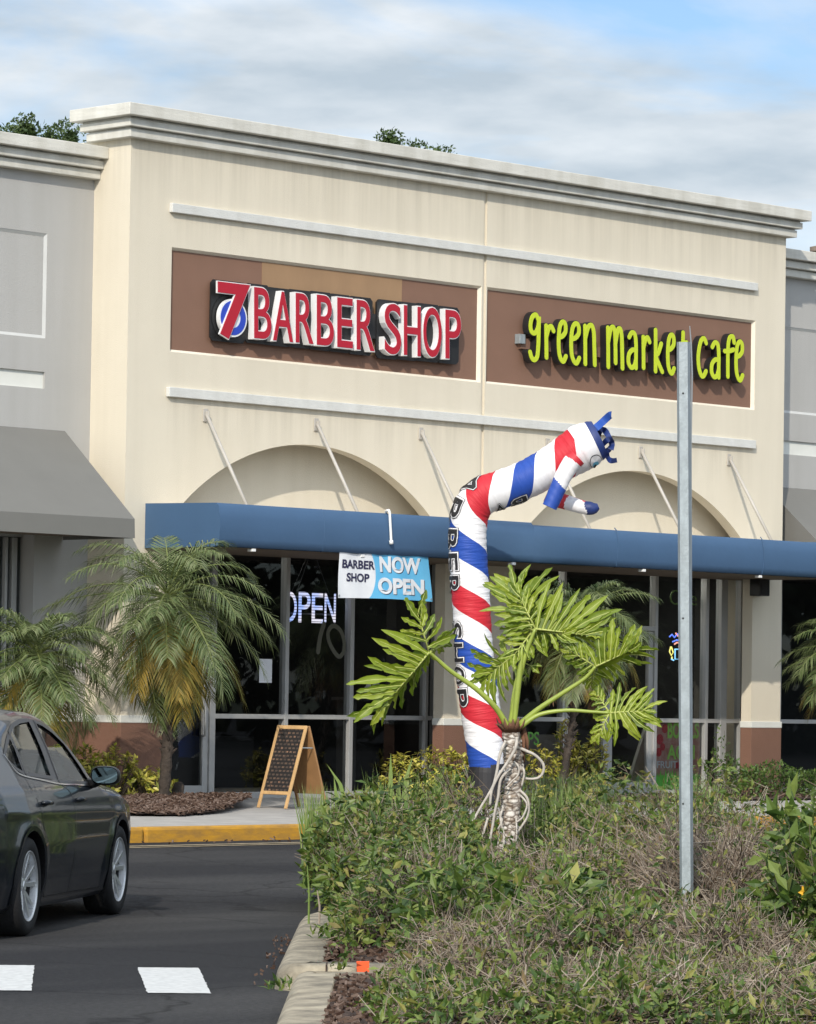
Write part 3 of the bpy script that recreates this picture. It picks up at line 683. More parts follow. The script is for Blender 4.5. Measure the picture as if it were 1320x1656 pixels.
# --- vinyl banner under the canopy
def textline(mb, s, x0, x1, z0, z1, yf, yb, offset=0.0, m=0, fn=None):
    X0, X1, Y0, Y1 = bounds(s)
    v, f = glyph(s, .5, offset, 5); i = len(mb.v)
    for p in v:
        q = Vector((lerp(x0, x1, (p.x-X0)/(X1-X0)), lerp(yf, yb, .5-p.z), lerp(z0, z1, (p.y-Y0)/(Y1-Y0))))
        mb.v.append(fn(q) if fn else q)
    mb.f += [tuple(i+k for k in q) for q in f]; mb.m += [m]*len(f)
bn = thing('banner', 'white and sky blue BARBER SHOP NOW OPEN banner hung under the canopy edge', 'banner', (2.9, -1.2, 2.8))
BY = -1.20
b00 = PY(547, 967, BY); b10 = PY(699, 973, BY); b01 = PY(549, 889, BY); b11 = PY(693, 899, BY)
def bmap(u, w, y=0):
    p = b00.lerp(b10, u).lerp(b01.lerp(b11, u), w)
    p.y = BY + y + .012*sin(u*9)*(1-w) + .008*sin(u*23+w*4)
    if w < .02: p.z += .012*sin(u*pi)
    return p
def flatpoly(mb, uvp, y, m=0, n=1):
    i = len(mb.v); mb.v += [bmap(u, w, y) for u, w in uvp]; mb.f.append(tuple(range(i, i+len(uvp)))); mb.m.append(m)
M['ban_white'] = mat('banner_white', (.70, .72, .74), .55, var=.05, scale=5)
M['ban_blue'] = mat('banner_blue', (.09, .40, .66), .5, col2=(.16, .50, .76), scale=1.5)
M['ban_navy'] = mat('banner_navy', (.02, .02, .06), .5)
sh = MB(); sh.grid(lambda u, w: bmap(u, w), 36, 10); sh.build('sheet', M['ban_white'], bn, smooth=True)
bl = MB(); NN = 40
def edgeu(w): return .285 + .135*sqrt(max(0, 1-((w-.52)/.62)**2)) - .03
bl.grid(lambda u, w: bmap(lerp(edgeu(w), 1.0, u), w, -.003), 30, 14); bl.build('blue_field', M['ban_blue'], bn, smooth=True)
def btext(name, s, u0, u1, w0, w1, m, y, off):
    t = MB(); X0, X1, Y0, Y1 = bounds(s); v, f = glyph(s, .5, off, 5)
    for p in v:
        t.v.append(bmap(lerp(u0, u1, (p.x-X0)/(X1-X0)), lerp(w0, w1, (p.y-Y0)/(Y1-Y0)), y - p.z*.0012))
    t.f = list(f); t.m = [0]*len(f); t.build(name, m, bn)
btext('lettering', 'BARBER', .035, .375, .635, .80, M['ban_navy'], -.005, .03)
btext('lettering', 'SHOP', .085, .325, .36, .525, M['ban_navy'], -.005, .03)
btext('lettering_shadow', 'NOW', .455, .895, .585, .90, M['ban_navy'], -.0055, .035)
btext('lettering_shadow', 'OPEN', .425, .925, .125, .44, M['ban_navy'], -.0055, .035)
btext('lettering', 'NOW', .445, .885, .60, .915, M['ban_white'], -.009, .04)
btext('lettering', 'OPEN', .415, .915, .14, .455, M['ban_white'], -.009, .04)
for u in (.012, .988):
    gm = MB(); c = bmap(u, .05, -.004); gm.ring(c, (0, -1, 0), [(.006, 0), (.006, .003), (.013, .003), (.013, 0)], 10)
    gm.build('grommet', M['galv'], bn)
# --- lit OPEN sign behind the barber's glass
op = thing('open_sign', 'lit white OPEN letter sign hanging on cords behind the barber shop glass', 'sign', (3.5, .8, 2.5))
def led():
    m = bpy.data.materials.new('led_white'); m.use_nodes = True; t = m.node_tree; b = t.nodes['Principled BSDF']
    c = N(t, 'ShaderNodeTexCoord'); w = N(t, 'ShaderNodeTexWave', wave_type='BANDS', bands_direction='Z'); w.inputs['Scale'].default_value = 9.0
    n = N(t, 'ShaderNodeTexNoise'); n.inputs['Scale'].default_value = 5
    r = N(t, 'ShaderNodeValToRGB'); r.color_ramp.elements[0].position = .05; r.color_ramp.elements[1].position = .25
    r.color_ramp.elements[0].color = (.08, .08, .12, 1); r.color_ramp.elements[1].color = (.75, .76, .95, 1)
    r2 = N(t, 'ShaderNodeValToRGB'); r2.color_ramp.elements[0].color = (.45, .62, 1, 1); r2.color_ramp.elements[1].color = (1, .92, .85, 1); r2.color_ramp.elements[0].position = .35; r2.color_ramp.elements[1].position = .6
    mxx = N(t, 'ShaderNodeMixRGB', blend_type='MULTIPLY'); mxx.inputs[0].default_value = 1
    l = t.links.new; l(c.outputs['Object'], w.inputs[0]); l(c.outputs['Object'], n.inputs[0]); l(w.outputs['Fac'], r.inputs[0]); l(n.outputs['Fac'], r2.inputs[0])
    l(r.outputs[0], mxx.inputs[1]); l(r2.outputs[0], mxx.inputs[2]); l(mxx.outputs[0], b.inputs['Emission Color']); b.inputs['Emission Strength'].default_value = 1.2
    b.inputs['Base Color'].default_value = (.1, .1, .1, 1)
    return m
M['led'] = led()
for ch, xa, xb, ta, ba in (('O', 456, 480.5, 957, 1005), ('P', 483, 502.5, 958, 1006), ('E', 504.5, 523, 959.5, 1007), ('N', 525, 543.5, 960, 1006.5)):
    A = PY(xa, ba, .72); B = PY(xb, ta, .72); t = MB()
    letter(t, ch, lambda u, w, d: Vector((lerp(A.x, B.x, u), lerp(.72, .724, d), lerp(A.z, B.z, w))), offset=.004)
    t.build('letter', M['led'], op)
t = MB(); A = PY(456, 1006, .76); B = PY(544, 957, .76); t.box(A.x, B.x, .751, .765, A.z+.1, A.z+.12); t.box(A.x, B.x, .751, .765, B.z-.09, B.z-.07)
for a, b, c, d in ((472, 957, 500, 893), (480, 957, 503, 893), (532, 960, 508, 893)):
    t.tube([PY(a, b, .74), PY(c, d, .74)], .004, 5)
t.build('hanging_frame', mat('cord', (.05, .05, .055), .6), op)
# --- decals, papers and posters on the glass
M['decal'] = mat('faded_decal', (.10, .10, .075), .8)
dc = MB()
def pxr(mb, pts, w, Y, th=.004): ribbon(mb, [(PY(a, b, Y).x, PY(a, b, Y).z) for a, b in smooth2(pts)], w, Y, Y+th, slope=.002)
pxr(dc, [(524, 1010), (518, 1030), (514.5, 1054)], .065, .494)
pxr(dc, [(556, 1055), (549, 1062), (540, 1053), (532, 1036), (531, 1022), (537, 1013), (545, 1014), (553, 1024), (557, 1040), (556, 1055)], .055, .492)
tag(dc.build('window_decal', M['decal']), 'faded olive numerals drawn on the barber glass below the OPEN sign', 'decal')
pn = MB(); A = PY(419, 1104, .49); B = PY(440, 1066, .49); pn.box(A.x, B.x, .487, .491, A.z, B.z)
tag(pn.build('paper_notice', M['paper']), 'blank white paper notice taped on the barber shop glass beside the palm', 'notice')
t = MB(); A = PY(828, 1205, .49); B = PY(872, 1184, .49)
textline(t, 'WRAPS', A.x-.28, B.x, A.z, B.z, .488, .492, .01)
tag(t.build('window_lettering', mat('green_vinyl', (.13, .36, .06), .6)), 'green WRAPS lettering on the cafe glass behind the twisted trunk', 'lettering')
t = MB(); A = PY(1084, 978, .60); B = PY(1120, 955, .60)
textline(t, 'Cafe', A.x, B.x+.1, A.z, B.z, .60, .61, -.012)
tag(t.build('neon_lettering', mat('dull_green_tube', (.08, .15, .03), .5)), 'unlit dull green Cafe tube lettering in the cafe window above the picture sign', 'lettering')
ns = thing('neon_picture', 'small multicoloured glowing tube picture in the cafe window beside the steel post', 'neon sign', PY(1092, 1045, .60))
def neon(name, col, paths, st=1.2):
    t = MB()
    for p in paths: t.tube([PY(a, b, .60) for a, b in p], .010, 6)
    t.build(name, emit('neon_'+name, col, st), ns, smooth=True)
neon('blue_tube', (.12, .22, .9), [[(1083, 1030), (1087, 1026), (1091, 1031), (1096, 1025), (1101, 1030), (1099, 1036)], [(1088, 1038), (1095, 1035), (1102, 1037)]])
neon('cup_tube', (.25, .6, .95), [[(1092, 1050), (1092, 1066), (1101, 1066), (1103, 1050), (1092, 1050)], [(1086, 1066), (1090, 1068)]])
neon('yellow_tube', (.85, .75, .2), [[(1085, 1046), (1083, 1054), (1086, 1060), (1089, 1055), (1086, 1046)], [(1087, 1062), (1087, 1067)]])
neon('red_tube', (.9, .35, .25), [[(1091, 1042), (1095, 1039), (1100, 1041), (1098, 1046)], [(1093, 1024), (1097, 1029)]])
ps = thing('poster', 'red and green fruit bowl poster standing in the cafe window behind the post', 'poster', PY(1090, 1225, .52))
A = PY(1058, 1284, .53); B = PY(1133, 1168, .53)
t = MB(); t.box(A.x, B.x, .53, .545, A.z, B.z); t.build('sheet', mat('poster_print', (.50, .16, .14), .6, col2=(.68, .48, .40), scale=9), ps)
t = MB(); r = random.Random(4)
for k in range(30):
    x = lerp(A.x+.02, B.x-.02, k/29); z = A.z + .02
    t.tri((x-.04, .527-.0003*k/30, A.z+.16), (x+.04, .527-.0003*k/30, A.z+.16), (x+r.uniform(-.02, .02), .527, A.z+r.uniform(.24, .34)))
t.box(A.x, B.x, .5262, .5295, A.z, A.z+.162); t.build('grass_print', mat('poster_green', (.28, .85, .16), .6), ps)
t = MB(); gx = lerp(A.x, B.x, .28)
textline(t, 'BOWLS', gx, B.x-.04, A.z+.74, A.z+.94, .5255, .5295, .03); textline(t, 'ACAI', gx, B.x-.12, A.z+.46, A.z+.64, .5255, .5295, .03)
t.build('lettering', mat('poster_lime', (.50, .9, .2), .6), ps)
t = MB(); textline(t, 'FRUIT', A.x+.05, A.x+.46, A.z+.34, A.z+.43, .5255, .5295, .02); t.build('lettering', M['paper'], ps)
t = MB()
for (a, b, rr) in ((.10, .72, .07), (.2, .86, .06), (.08, .55, .06), (.16, .62, .05), (.45, .38, .05)):
    t.ring((A.x+a*1.0, .5285, A.z+b), (0, -1, 0), [(0, .002), (rr, .002), (rr, 0)], 14)
t.build('berry_print', mat('poster_red', (.6, .07, .08), .5, var=.4, scale=30), ps)
for k, (a, b) in enumerate(((596, 11), (608, 16))):
    c = PY(a, 1127, 1.4); t = MB(); hh = .17 if k == 0 else .27
    t.ring((c.x, 1.4, c.z), (0, 0, 1), [(0, 0), (.05, 0), (.05, hh*.75), (.03, hh*.85), (.025, hh), (0, hh)], 14)
    tag(t.build('bottle', M['white'], smooth=False), 'short white bottle standing inside the barber window' if k == 0 else 'tall white bottle standing inside the barber window', 'bottle')
t = MB(); A = PY(600, 1128, 1.4); t.box(A.x-.5, A.x+.55, 1.2, 1.6, A.z-.04, A.z); t.box(A.x-.45, A.x-.4, 1.25, 1.55, .41, A.z-.04); t.box(A.x+.45, A.x+.5, 1.25, 1.55, .41, A.z-.04)
tag(t.build('side_table', M['dark_floor']), 'dark table inside the barber window carrying two white bottles', 'table')
for k, (x0, x1, x2, x3) in enumerate(((1013, 1028, 1046, 1056), (1030, 1040, 1049, 1056))):
    t = MB(); a0, a1 = PY(x0, 1278, .95+.12*k), PY(x1, 1278, .95+.12*k); c0, c1 = PY(x2, 1172, .95+.12*k), PY(x3, 1172, .95+.12*k)
    q = [(a0.x, .95+.12*k, .41), (a1.x, .95+.12*k, .41), (c1.x, .95+.12*k, 1.3), (c0.x, .95+.12*k, 1.3)]
    t.prism([Vector(p) for p in q], (0, .05, 0)); tag(t.build('leaning_board', mat('board_white', (.42, .43, .40), .7)), ['wide pale board leaning inside the cafe door', 'narrow pale board leaning behind the wide one inside the cafe door'][k], 'board')
# --- wall speaker, canopy hook, cable
c = PY(1229.5, 947, -.12); t = thing('wall_speaker', 'black box loudspeaker under the canopy on the right cream pier', 'speaker', c)
b = MB(); b.box(c.x-.10, c.x+.10, -.21, -.02, c.z-.14, c.z+.14); b.build('cabinet', M['black'], t, bevel=.012)
b = MB(); b.box(c.x-.085, c.x+.085, -.2155, -.2105, c.z-.125, c.z+.125); b.build('grille', mat('grille', (.02, .02, .022), .9), t)
b = MB(); b.box(c.x-.03, c.x+.03, -.02, -.001, c.z-.05, c.z+.05); b.build('bracket', M['galv'], t)
b = MB(); H = lambda a, y, d=0: Vector((PY(a, y, -1.28+d).x, -1.28+d, PY(a, y, -1.28+d).z))
b.tube(smooth2([tuple(H(624, 832, .12)), tuple(H(624.5, 827, .08)), tuple(H(627, 825.5, .03)), tuple(H(630, 828)), tuple(H(631.5, 850)), tuple(H(633, 879))], 4), .016, 8)
b.tube([H(632.6, 874), H(633.2, 880)], .024, 8)
tag(b.build('canopy_hook', M['white'], smooth=True), 'white hooked pipe hanging over the front of the blue canopy', 'hook')
b = MB(); b.tube([PY(711, 1030, .12), PY(710, 1120, .12), PY(712, 1175, .10), PY(709, 1262, .12)], .012, 6)
tag(b.build('wall_cable', mat('red_cable', (.16, .05, .04), .6), smooth=True), 'thin dark red cable running down the side of the middle pier', 'cable')
# ================================================================== CAR
M['paint'] = mat('car_paint', (0.009, 0.012, 0.017), 0.35, metal=0.0, spec=0.15, coat=0.62)
M['car_glass'] = glassmat('car_glass', (0.60, 0.68, 0.66))
M['tyre'] = mat('tyre_rubber', (0.016, 0.016, 0.017), 0.8, bump=0.2, bscale=60, spec=0.3)
M['rim'] = mat('rim_alloy', (0.58, 0.59, 0.60), 0.33, metal=0.6)
M['car_trim'] = mat('car_trim', (0.010, 0.010, 0.011), 0.35)
M['chrome'] = mat('chrome', (0.55, 0.56, 0.58), 0.15, metal=1.0)
M['seat'] = mat('seat_fabric', (0.05, 0.05, 0.055), 0.9)
CC = Vector((-11.677, -11.399, 0)); HA = radians(35.57); ch_, sh_ = cos(HA), sin(HA)
def CW(x, y, z): return Vector((CC.x + x*ch_ - y*sh_, CC.y + x*sh_ + y*ch_, z))
ZS = [.15,.2,.35,.6,.8,.88,.95,1.0,1.05,1.25,1.42,1.5]; WS = [.815,.85,.893,.916,.902,.893,.872,.838,.81,.70,.59,.53]
TX = [-2.45,-2.38,-2.2,-1.9,-1.4,-.8,1.0,1.5,1.9,2.15,2.3,2.36]; TW = [.80,.85,.915,.965,.995,1,1,.985,.935,.85,.74,.66]
TPX = [-2.47,-2.4,-2.3,-2.1,-1.8,-1.6,-1.4,-1.2,-.9,-.6,-.3,0,.17,.33,.45,.55,.68,.80,1.05,1.3,1.6,1.9,2.1,2.25,2.33,2.36]
TPZ = [.72,.98,1.06,1.10,1.155,1.235,1.325,1.395,1.455,1.485,1.50,1.495,1.478,1.425,1.335,1.235,1.10,1.01,.975,.955,.925,.875,.825,.74,.62,.5]
def ztop(x):
    return (interp(x-.03, TPX, TPZ)+interp(x, TPX, TPZ)*2+interp(x+.03, TPX, TPZ))/4
def zlow(x): return interp(x, [-2.47,-2.2,-1.75,1.75,2.1,2.36], [.42,.25,.17,.17,.20,.30])
def hw(x, z):
    zt = ztop(x); w = interp(z, ZS, WS)*interp(x, TX, TW)
    d = zt - z; r = .10 if zt < 1.12 else .055
    if d < r: w -= (.085 if zt < 1.12 else .04)*(1-d/r)**2
    for xw in (-1.35, 1.35):                                       # swollen wheel arches
        q = sqrt((x-xw)**2 + (z-.335)**2)
        w += .014*exp(-((q-.40)/.07)**2) if z > .2 else 0
    w += .010*exp(-((z-(.80+.02*x*-1))/.035)**2)*(1 if -1.9 < x < 1.6 else 0)
    w -= .012*exp(-((z-.36)/.09)**2)*(1 if -.85 < x < .85 else 0)
    return w
def inpoly(p, poly):
    x, z = p; c = False; n = len(poly)
    for i in range(n):
        a, b = poly[i], poly[i-1]
        if (a[1] > z) != (b[1] > z) and x < (b[0]-a[0])*(z-a[1])/(b[1]-a[1])+a[0]: c = not c
    return c
GW = {'front': [(-.29,1.015),(.58,.985),(.585,1.0),(.52,1.13),(.40,1.28),(.26,1.36),(.10,1.41),(-.05,1.432)],
      'rear': [(-.45,1.046),(-.195,1.444),(-.5,1.432),(-.75,1.405),(-.945,1.358),(-1.095,1.083)],
      'quarter': [(-1.135,1.088),(-.985,1.345),(-1.12,1.305),(-1.28,1.255),(-1.385,1.218),(-1.36,1.17),(-1.27,1.12)]}
BPIL = [(-.45,1.046),(-.195,1.444),(-.05,1.432),(-.29,1.015)]
DF = [(-.10,.235),(1.03,.225),(1.09,.55),(1.085,.93),(.60,.985),(-.29,1.015),(-.13,.93),(-.10,.8)]
DR = [(-.10,.235),(-.80,.24),(-.93,.45),(-.99,.70),(-1.10,.86),(-1.16,1.083),(-.45,1.046),(-.29,1.015),(-.13,.93),(-.10,.8)]
car = thing('parked_car', 'dark grey saloon car with silver alloy wheels at the left edge', 'car', CC)
NX, NZ = 242, 74
AR = .378
def side(sg):
    cats = {}
    cache = {}
    for i in range(NX+1):
        x = lerp(-2.47, 2.36, i/NX); z0, z1 = zlow(x), ztop(x)
        for j in range(NZ+1):
            z = lerp(z0, z1, j/NZ); X, Z = x, z
            for xw in (-1.35, 1.35):
                dx, dz = X-xw, Z-.335; q = sqrt(dx*dx+dz*dz)
                if abs(q-AR) < .022 and q > 1e-6: X = xw+dx*AR/q; Z = .335+dz*AR/q
            cache[i, j] = (X, Z)
    for i in range(NX):
        for j in range(NZ):
            q4 = [cache[i, j], cache[i+1, j], cache[i+1, j+1], cache[i, j+1]]
            cx = sum(q[0] for q in q4)/4; cz = sum(q[1] for q in q4)/4
            if any((cx-xw)**2+(cz-.335)**2 < (AR-.003)**2 for xw in (-1.35, 1.35)): continue
            k = 'body'
            for g, p in GW.items():
                if inpoly((cx, cz), p): k = g
            if k == 'body':
                if inpoly((cx, cz), BPIL): k = 'pillar'
                elif inpoly((cx, cz), DF): k = 'doorF'
                elif inpoly((cx, cz), DR): k = 'doorR'
            cats.setdefault(k, []).append((i, j))
    out = {}
    for k, cells in cats.items():
        mb = MB(); ix = {}
        def vi(a):
            if a not in ix:
                X, Z = cache[a]; ix[a] = len(mb.v); mb.v.append(CW(X, sg*(hw(X, Z)-(.012 if k in GW else 0)), Z))
            return ix[a]
        for i, j in cells:
            q = [vi((i, j)), vi((i+1, j)), vi((i+1, j+1)), vi((i, j+1))]
            if sg > 0: q.reverse()
            mb.f.append(tuple(q)); mb.m.append(0)
        out[k] = mb
    return out
def strip(path, wid, sg, off, mb, closed=False):          # band lying on the flank
    P = smooth2(path, 4) if not closed else path
    n = len(P)
    for a, b in zip(P[:-1], P[1:]):
        t = (Vector(b)-Vector(a)); 
        if t.length < 1e-6: continue
        t.normalize(); nn = Vector((-t.y, t.x))*wid/2
        q = [Vector(a)+nn-t*.002, Vector(a)-nn-t*.002, Vector(b)-nn+t*.002, Vector(b)+nn+t*.002]
        pts = [CW(p.x, sg*(hw(p.x, p.y)+off), p.y) for p in q]
        mb.quad(*pts)
body_done = False
for sg in (-1, 1):
    s = side(sg)
    b = s['body'].build('flank', M['paint'], car, smooth=True)
    df = s['doorF'].build('door', M['paint'], car, smooth=True); dr = s['doorR'].build('door', M['paint'], car, smooth=True)
    s['pillar'].build('door_pillar', M['car_trim'], car, smooth=True)
    for k, par in (('front', df), ('rear', dr), ('quarter', car)):
        wn = s[k].build('window', M['car_glass'], par, smooth=True); t = MB(); p = GW[k]
        for a, c in zip(p, p[1:]+p[:1]):
            n = max(1, int((Vector(a)-Vector(c)).length/.05))
            for e in range(n):
                strip([tuple(Vector(a).lerp(Vector(c), e/n)), tuple(Vector(a).lerp(Vector(c), (e+1)/n))], .026, sg, .004, t, closed=True)
        t.build('window_trim', M['car_trim'], car)
    t = MB()
    strip([(.62,.968),(.2,.985),(-.3,1.0),(-.8,1.04),(-1.2,1.075),(-1.34,1.12),(-1.415,1.22)], .010, sg, .008, t)
    t.build('belt_moulding', M['chrome'], car)
    t = MB()
    for p in ([(1.03,.225),(1.09,.55),(1.085,.93)], [(-.10,.235),(-.10,.8),(-.13,.93),(-.28,1.0)], [(-.80,.24),(-.93,.45),(-.99,.70),(-1.10,.86),(-1.16,1.07)], [(-.8,.236),(-.1,.232),(1.03,.222)]):
        strip(p, .009, sg, .0025, t)
    t.build('door_gap', M['car_trim'], car)
    for par, x in ((df, .06), (dr, -.93)):
        h = MB(); yy = sg*(hw(x, .89)+.03)
        h.tube([CW(x-.10, sg*(hw(x-.1, .885)), .885), CW(x-.085, yy, .888), CW(x+.07, yy, .884), CW(x+.09, sg*hw(x+.09, .88), .88)], [.010,.017,.017,.010], 8)
        h.build('door_handle', M['paint'], par, smooth=True)
    # wing mirror
    c = (.45, sg*.995, 1.05); h = MB()
    def mir(u, v):
        a = 2*pi*u; e = v
        ry, rz = .108, .070
        prof = interp(e, [0, .15, .5, .85, 1], [.90, 1.0, .95, .62, .0])
        sq = lambda q: math.copysign(abs(q)**.7, q)
        return CW(c[0]-.06+.15*e, c[1]+sg*(-1)*0+ry*prof*sq(cos(a)), c[2]+rz*prof*sq(sin(a))-.01*e)
    h.grid(mir, 28, 10); mo = h.build('wing_mirror', M['car_trim'], car, smooth=True)
    h = MB(); pts = []
    for q in range(28):
        a = 2*pi*q/28; sq = lambda w: math.copysign(abs(w)**.7, w)
        pts.append(CW(c[0]-.056, c[1]+.093*sq(cos(a)), c[2]+.057*sq(sin(a))))
    h.v = pts; h.f = [tuple(range(28))]; h.m = [0]; h.build('mirror_glass', mat('mirror_glass', (.16, .21, .21), .03, metal=1.0), mo)
    h = MB(); h.tube([CW(.56, sg*.84, .985), CW(.52, sg*.90, .99), CW(.47, sg*.95, 1.01)], [.04, .032, .03], 8); h.build('mirror_arm', M['car_trim'], mo, smooth=True)
    # wheel housings and wheels
    for xw in (-1.35, 1.35):
        l = MB(); n = 30
        for q in range(n):
            a0, a1 = -.35+(pi+.7)*q/n, -.35+(pi+.7)*(q+1)/n
            def A(an, r, yy): return CW(xw+r*cos(an), yy, .335+r*sin(an))
            y0 = [sg*(hw(xw+AR*cos(a), max(.17, .335+AR*sin(a)))+.004) for a in (a0, a1)]
            l.quad(A(a0, AR-.004, y0[0]), A(a1, AR-.004, y0[1]), A(a1, AR-.006, sg*.62), A(a0, AR-.006, sg*.62))
            l.quad(A(a0, AR-.006, sg*.62), A(a1, AR-.006, sg*.62), A(a1, .0, sg*.62), A(a0, .0, sg*.62))
        l.build('wheel_housing', M['car_trim'], car)
        l = MB()
        for q in range(n):
            a0, a1 = -.30+(pi+.6)*q/n, -.30+(pi+.6)*(q+1)/n
            P = lambda an, r, o: CW(xw+r*cos(an), sg*(hw(xw+r*cos(an), max(.17, .335+r*sin(an)))+o), .335+r*sin(an))
            l.quad(P(a0, AR-.006, .003), P(a1, AR-.006, .003), P(a1, AR+.028, .007), P(a0, AR+.028, .007))
        l.build('arch_lip', M['paint'], car, smooth=True)
        wh = thing('wheel', None, None, (0, 0, 0)); wh.parent = car; wh.location = CW(xw, sg*.79, .335) - CC
        wc = CW(xw, sg*.79, .335); ax = (CW(0, sg, 0)-CW(0, 0, 0))
        t = MB(); t.ring(wc, ax, [(.232,-.10),(.27,-.115),(.315,-.11),(.333,-.085),(.3345,-.03),(.3345,.03),(.333,.08),(.318,.105),(.285,.115),(.25,.112),(.234,.10)], 56)
        t.build('tyre', M['tyre'], wh, smooth=True)
        r_ = MB(); r_.ring(wc, ax, [(.200,-.08),(.222,.055)], 56); r_.build('rim_barrel', M['car_trim'], wh, smooth=True)
        r_ = MB(); r_.ring(wc, ax, [(.221,.055),(.225,.098),(.232,.108),(.238,.108),(.240,.10)], 56)
        r_.ring(wc, ax, [(0,.075),(.03,.078),(.034,.07),(.058,.066),(.062,.03),(.0,.02)], 24)
        e1 = (CW(1, 0, 0)-CW(0, 0, 0)); e2 = Vector((0, 0, 1))
        for k in range(5):
            for dd in (-.155, .155):
                an = 2*pi*k/5 + .3; 
                def SP(r, ang, h): return wc + (e1*cos(ang)+e2*sin(ang))*r + ax.normalized()*h
                a_in, a_out = an+dd*.9, an+dd*1.75
                for (ra, rb, wa, wb, ha, hb) in ((.05,.234,.30,.078,.066,.094),):
                    f = [SP(ra, a_in-wa, ha), SP(ra, a_in+wa, ha), SP(rb, a_out+wb, hb), SP(rb, a_out-wb, hb)]
                    bk = [SP(ra, a_in-wa*1.1, ha-.05), SP(ra, a_in+wa*1.1, ha-.05), SP(rb, a_out+wb*1.4, hb-.05), SP(rb, a_out-wb*1.4, hb-.05)]
                    i = len(r_.v); r_.v += f+bk
                    for q in ((0,1,2,3),(4,7,6,5),(0,4,5,1),(1,5,6,2),(2,6,7,3),(3,7,4,0)): r_.f.append(tuple(i+z for z in q)); r_.m.append(0)
        r_.build('rim', M['rim'], wh, bevel=.003)
        t = MB(); t.ring(wc, ax, [(0,-.02),(.16,-.02),(.16,-.035)], 32); t.ring(wc, ax, [(.16,-.02),(.205,-.03)], 32); t.build('brake_disc', mat('brake', (.05, .05, .052), .5, metal=.6), wh)
# roof, bonnet, glass across the top
def topw(x): return hw(x, ztop(x)-.0005)
def topz(x, e): 
    zt = ztop(x); return zt + (.035 if zt > 1.12 else .028)*(1-e*e)
tb_ = MB(); tg = MB(); tg2 = MB()
NXX, NY = 150, 16
for i in range(NXX):
    xa, xb = lerp(-2.47, 2.36, i/NXX), lerp(-2.47, 2.36, (i+1)/NXX); xm = (xa+xb)/2
    for j in range(NY):
        ea, eb = -1+2*j/NY, -1+2*(j+1)/NY; em = abs((ea+eb)/2)
        q = [CW(xa, ea*topw(xa), topz(xa, ea)), CW(xb, ea*topw(xb), topz(xb, ea)), CW(xb, eb*topw(xb), topz(xb, eb)), CW(xa, eb*topw(xa), topz(xa, eb))]
        tgt = tb_
        if .30 < xm < .82 and em < .88: tgt = tg
        if -1.72 < xm < -1.1 and em < .86: tgt = tg2
        tgt.quad(*q)
tb_.build('roof_panel', M['paint'], car, smooth=True, clean=True); tg.build('windscreen', M['car_glass'], car, smooth=True, clean=True); tg2.build('rear_window', M['car_glass'], car, smooth=True, clean=True)
for x, nm in ((-2.47, 'rear_bumper'), (2.36, 'front_bumper')):
    e = MB(); e.grid(lambda u, v: CW(x + (.06 if x > 0 else -.05)*(1-(2*u-1)**2), lerp(-1, 1, u)*hw(x, lerp(zlow(x), ztop(x), v)), lerp(zlow(x), ztop(x), v)), 16, 6)
    e.build(nm, M['paint'], car, smooth=True)
for sg in (-1, 1):
    e = MB(); e.grid(lambda u, v: CW(lerp(-2.44, -2.05, u), sg*(hw(lerp(-2.44, -2.05, u), lerp(.80, .97, v))+.004), lerp(.80, .97, v)-.04*u), 10, 4); e.build('tail_lamp', mat('lamp_red', (.25, .01, .01), .15, coat=1), car, smooth=True)
    e = MB(); e.grid(lambda u, v: CW(lerp(1.95, 2.31, u), sg*(hw(lerp(1.95, 2.31, u), lerp(.60, .70, v))+.004), lerp(.60, .70, v)), 10, 4); e.build('headlamp', M['chrome'], car, smooth=True)
# cabin and underside
u = MB(); u.box(-2.3, 2.2, -.62, .62, .20, .28); u.box(-1.0, .9, -.75, .75, .28, .42); u.v = [CW(*p) for p in u.v]; u.build('floor_pan', M['car_trim'], car)
for (x, y) in ((.0, -.38), (.0, .38), (-.95, -.38), (-.95, .38)):
    u = MB()
    u.box(-.05, .42, -.25, .25, .42, .60); u.prism([(-.10, -.24, .58), (.10, -.24, .58), (-.02, -.20, 1.12), (-.16, -.20, 1.12)], (0, .46, 0))
    u.box(-.17, -.06, -.13, .13, 1.13, 1.30)
    u.v = [CW(p.x+x, p.y+y, p.z) for p in u.v]; u.build('seat', M['seat'], car, bevel=.03)
u = MB(); u.box(.62, .95, -.72, .72, .75, .98); u.v = [CW(*p) for p in u.v]; u.build('dashboard', M['car_trim'], car, bevel=.03)
u = MB(); u.ring((0, 0, 0), (1, 0, .35), [(.16, -.012), (.185, -.012), (.185, .012), (.16, .012), (.16, -.012)], 28); u.box(-.012, .012, -.17, .17, -.015, .015)
u.v = [CW(p.x+.5, p.y+.38, p.z+.93) for p in u.v]; u.build('steering_wheel', M['car_trim'], car, smooth=True)
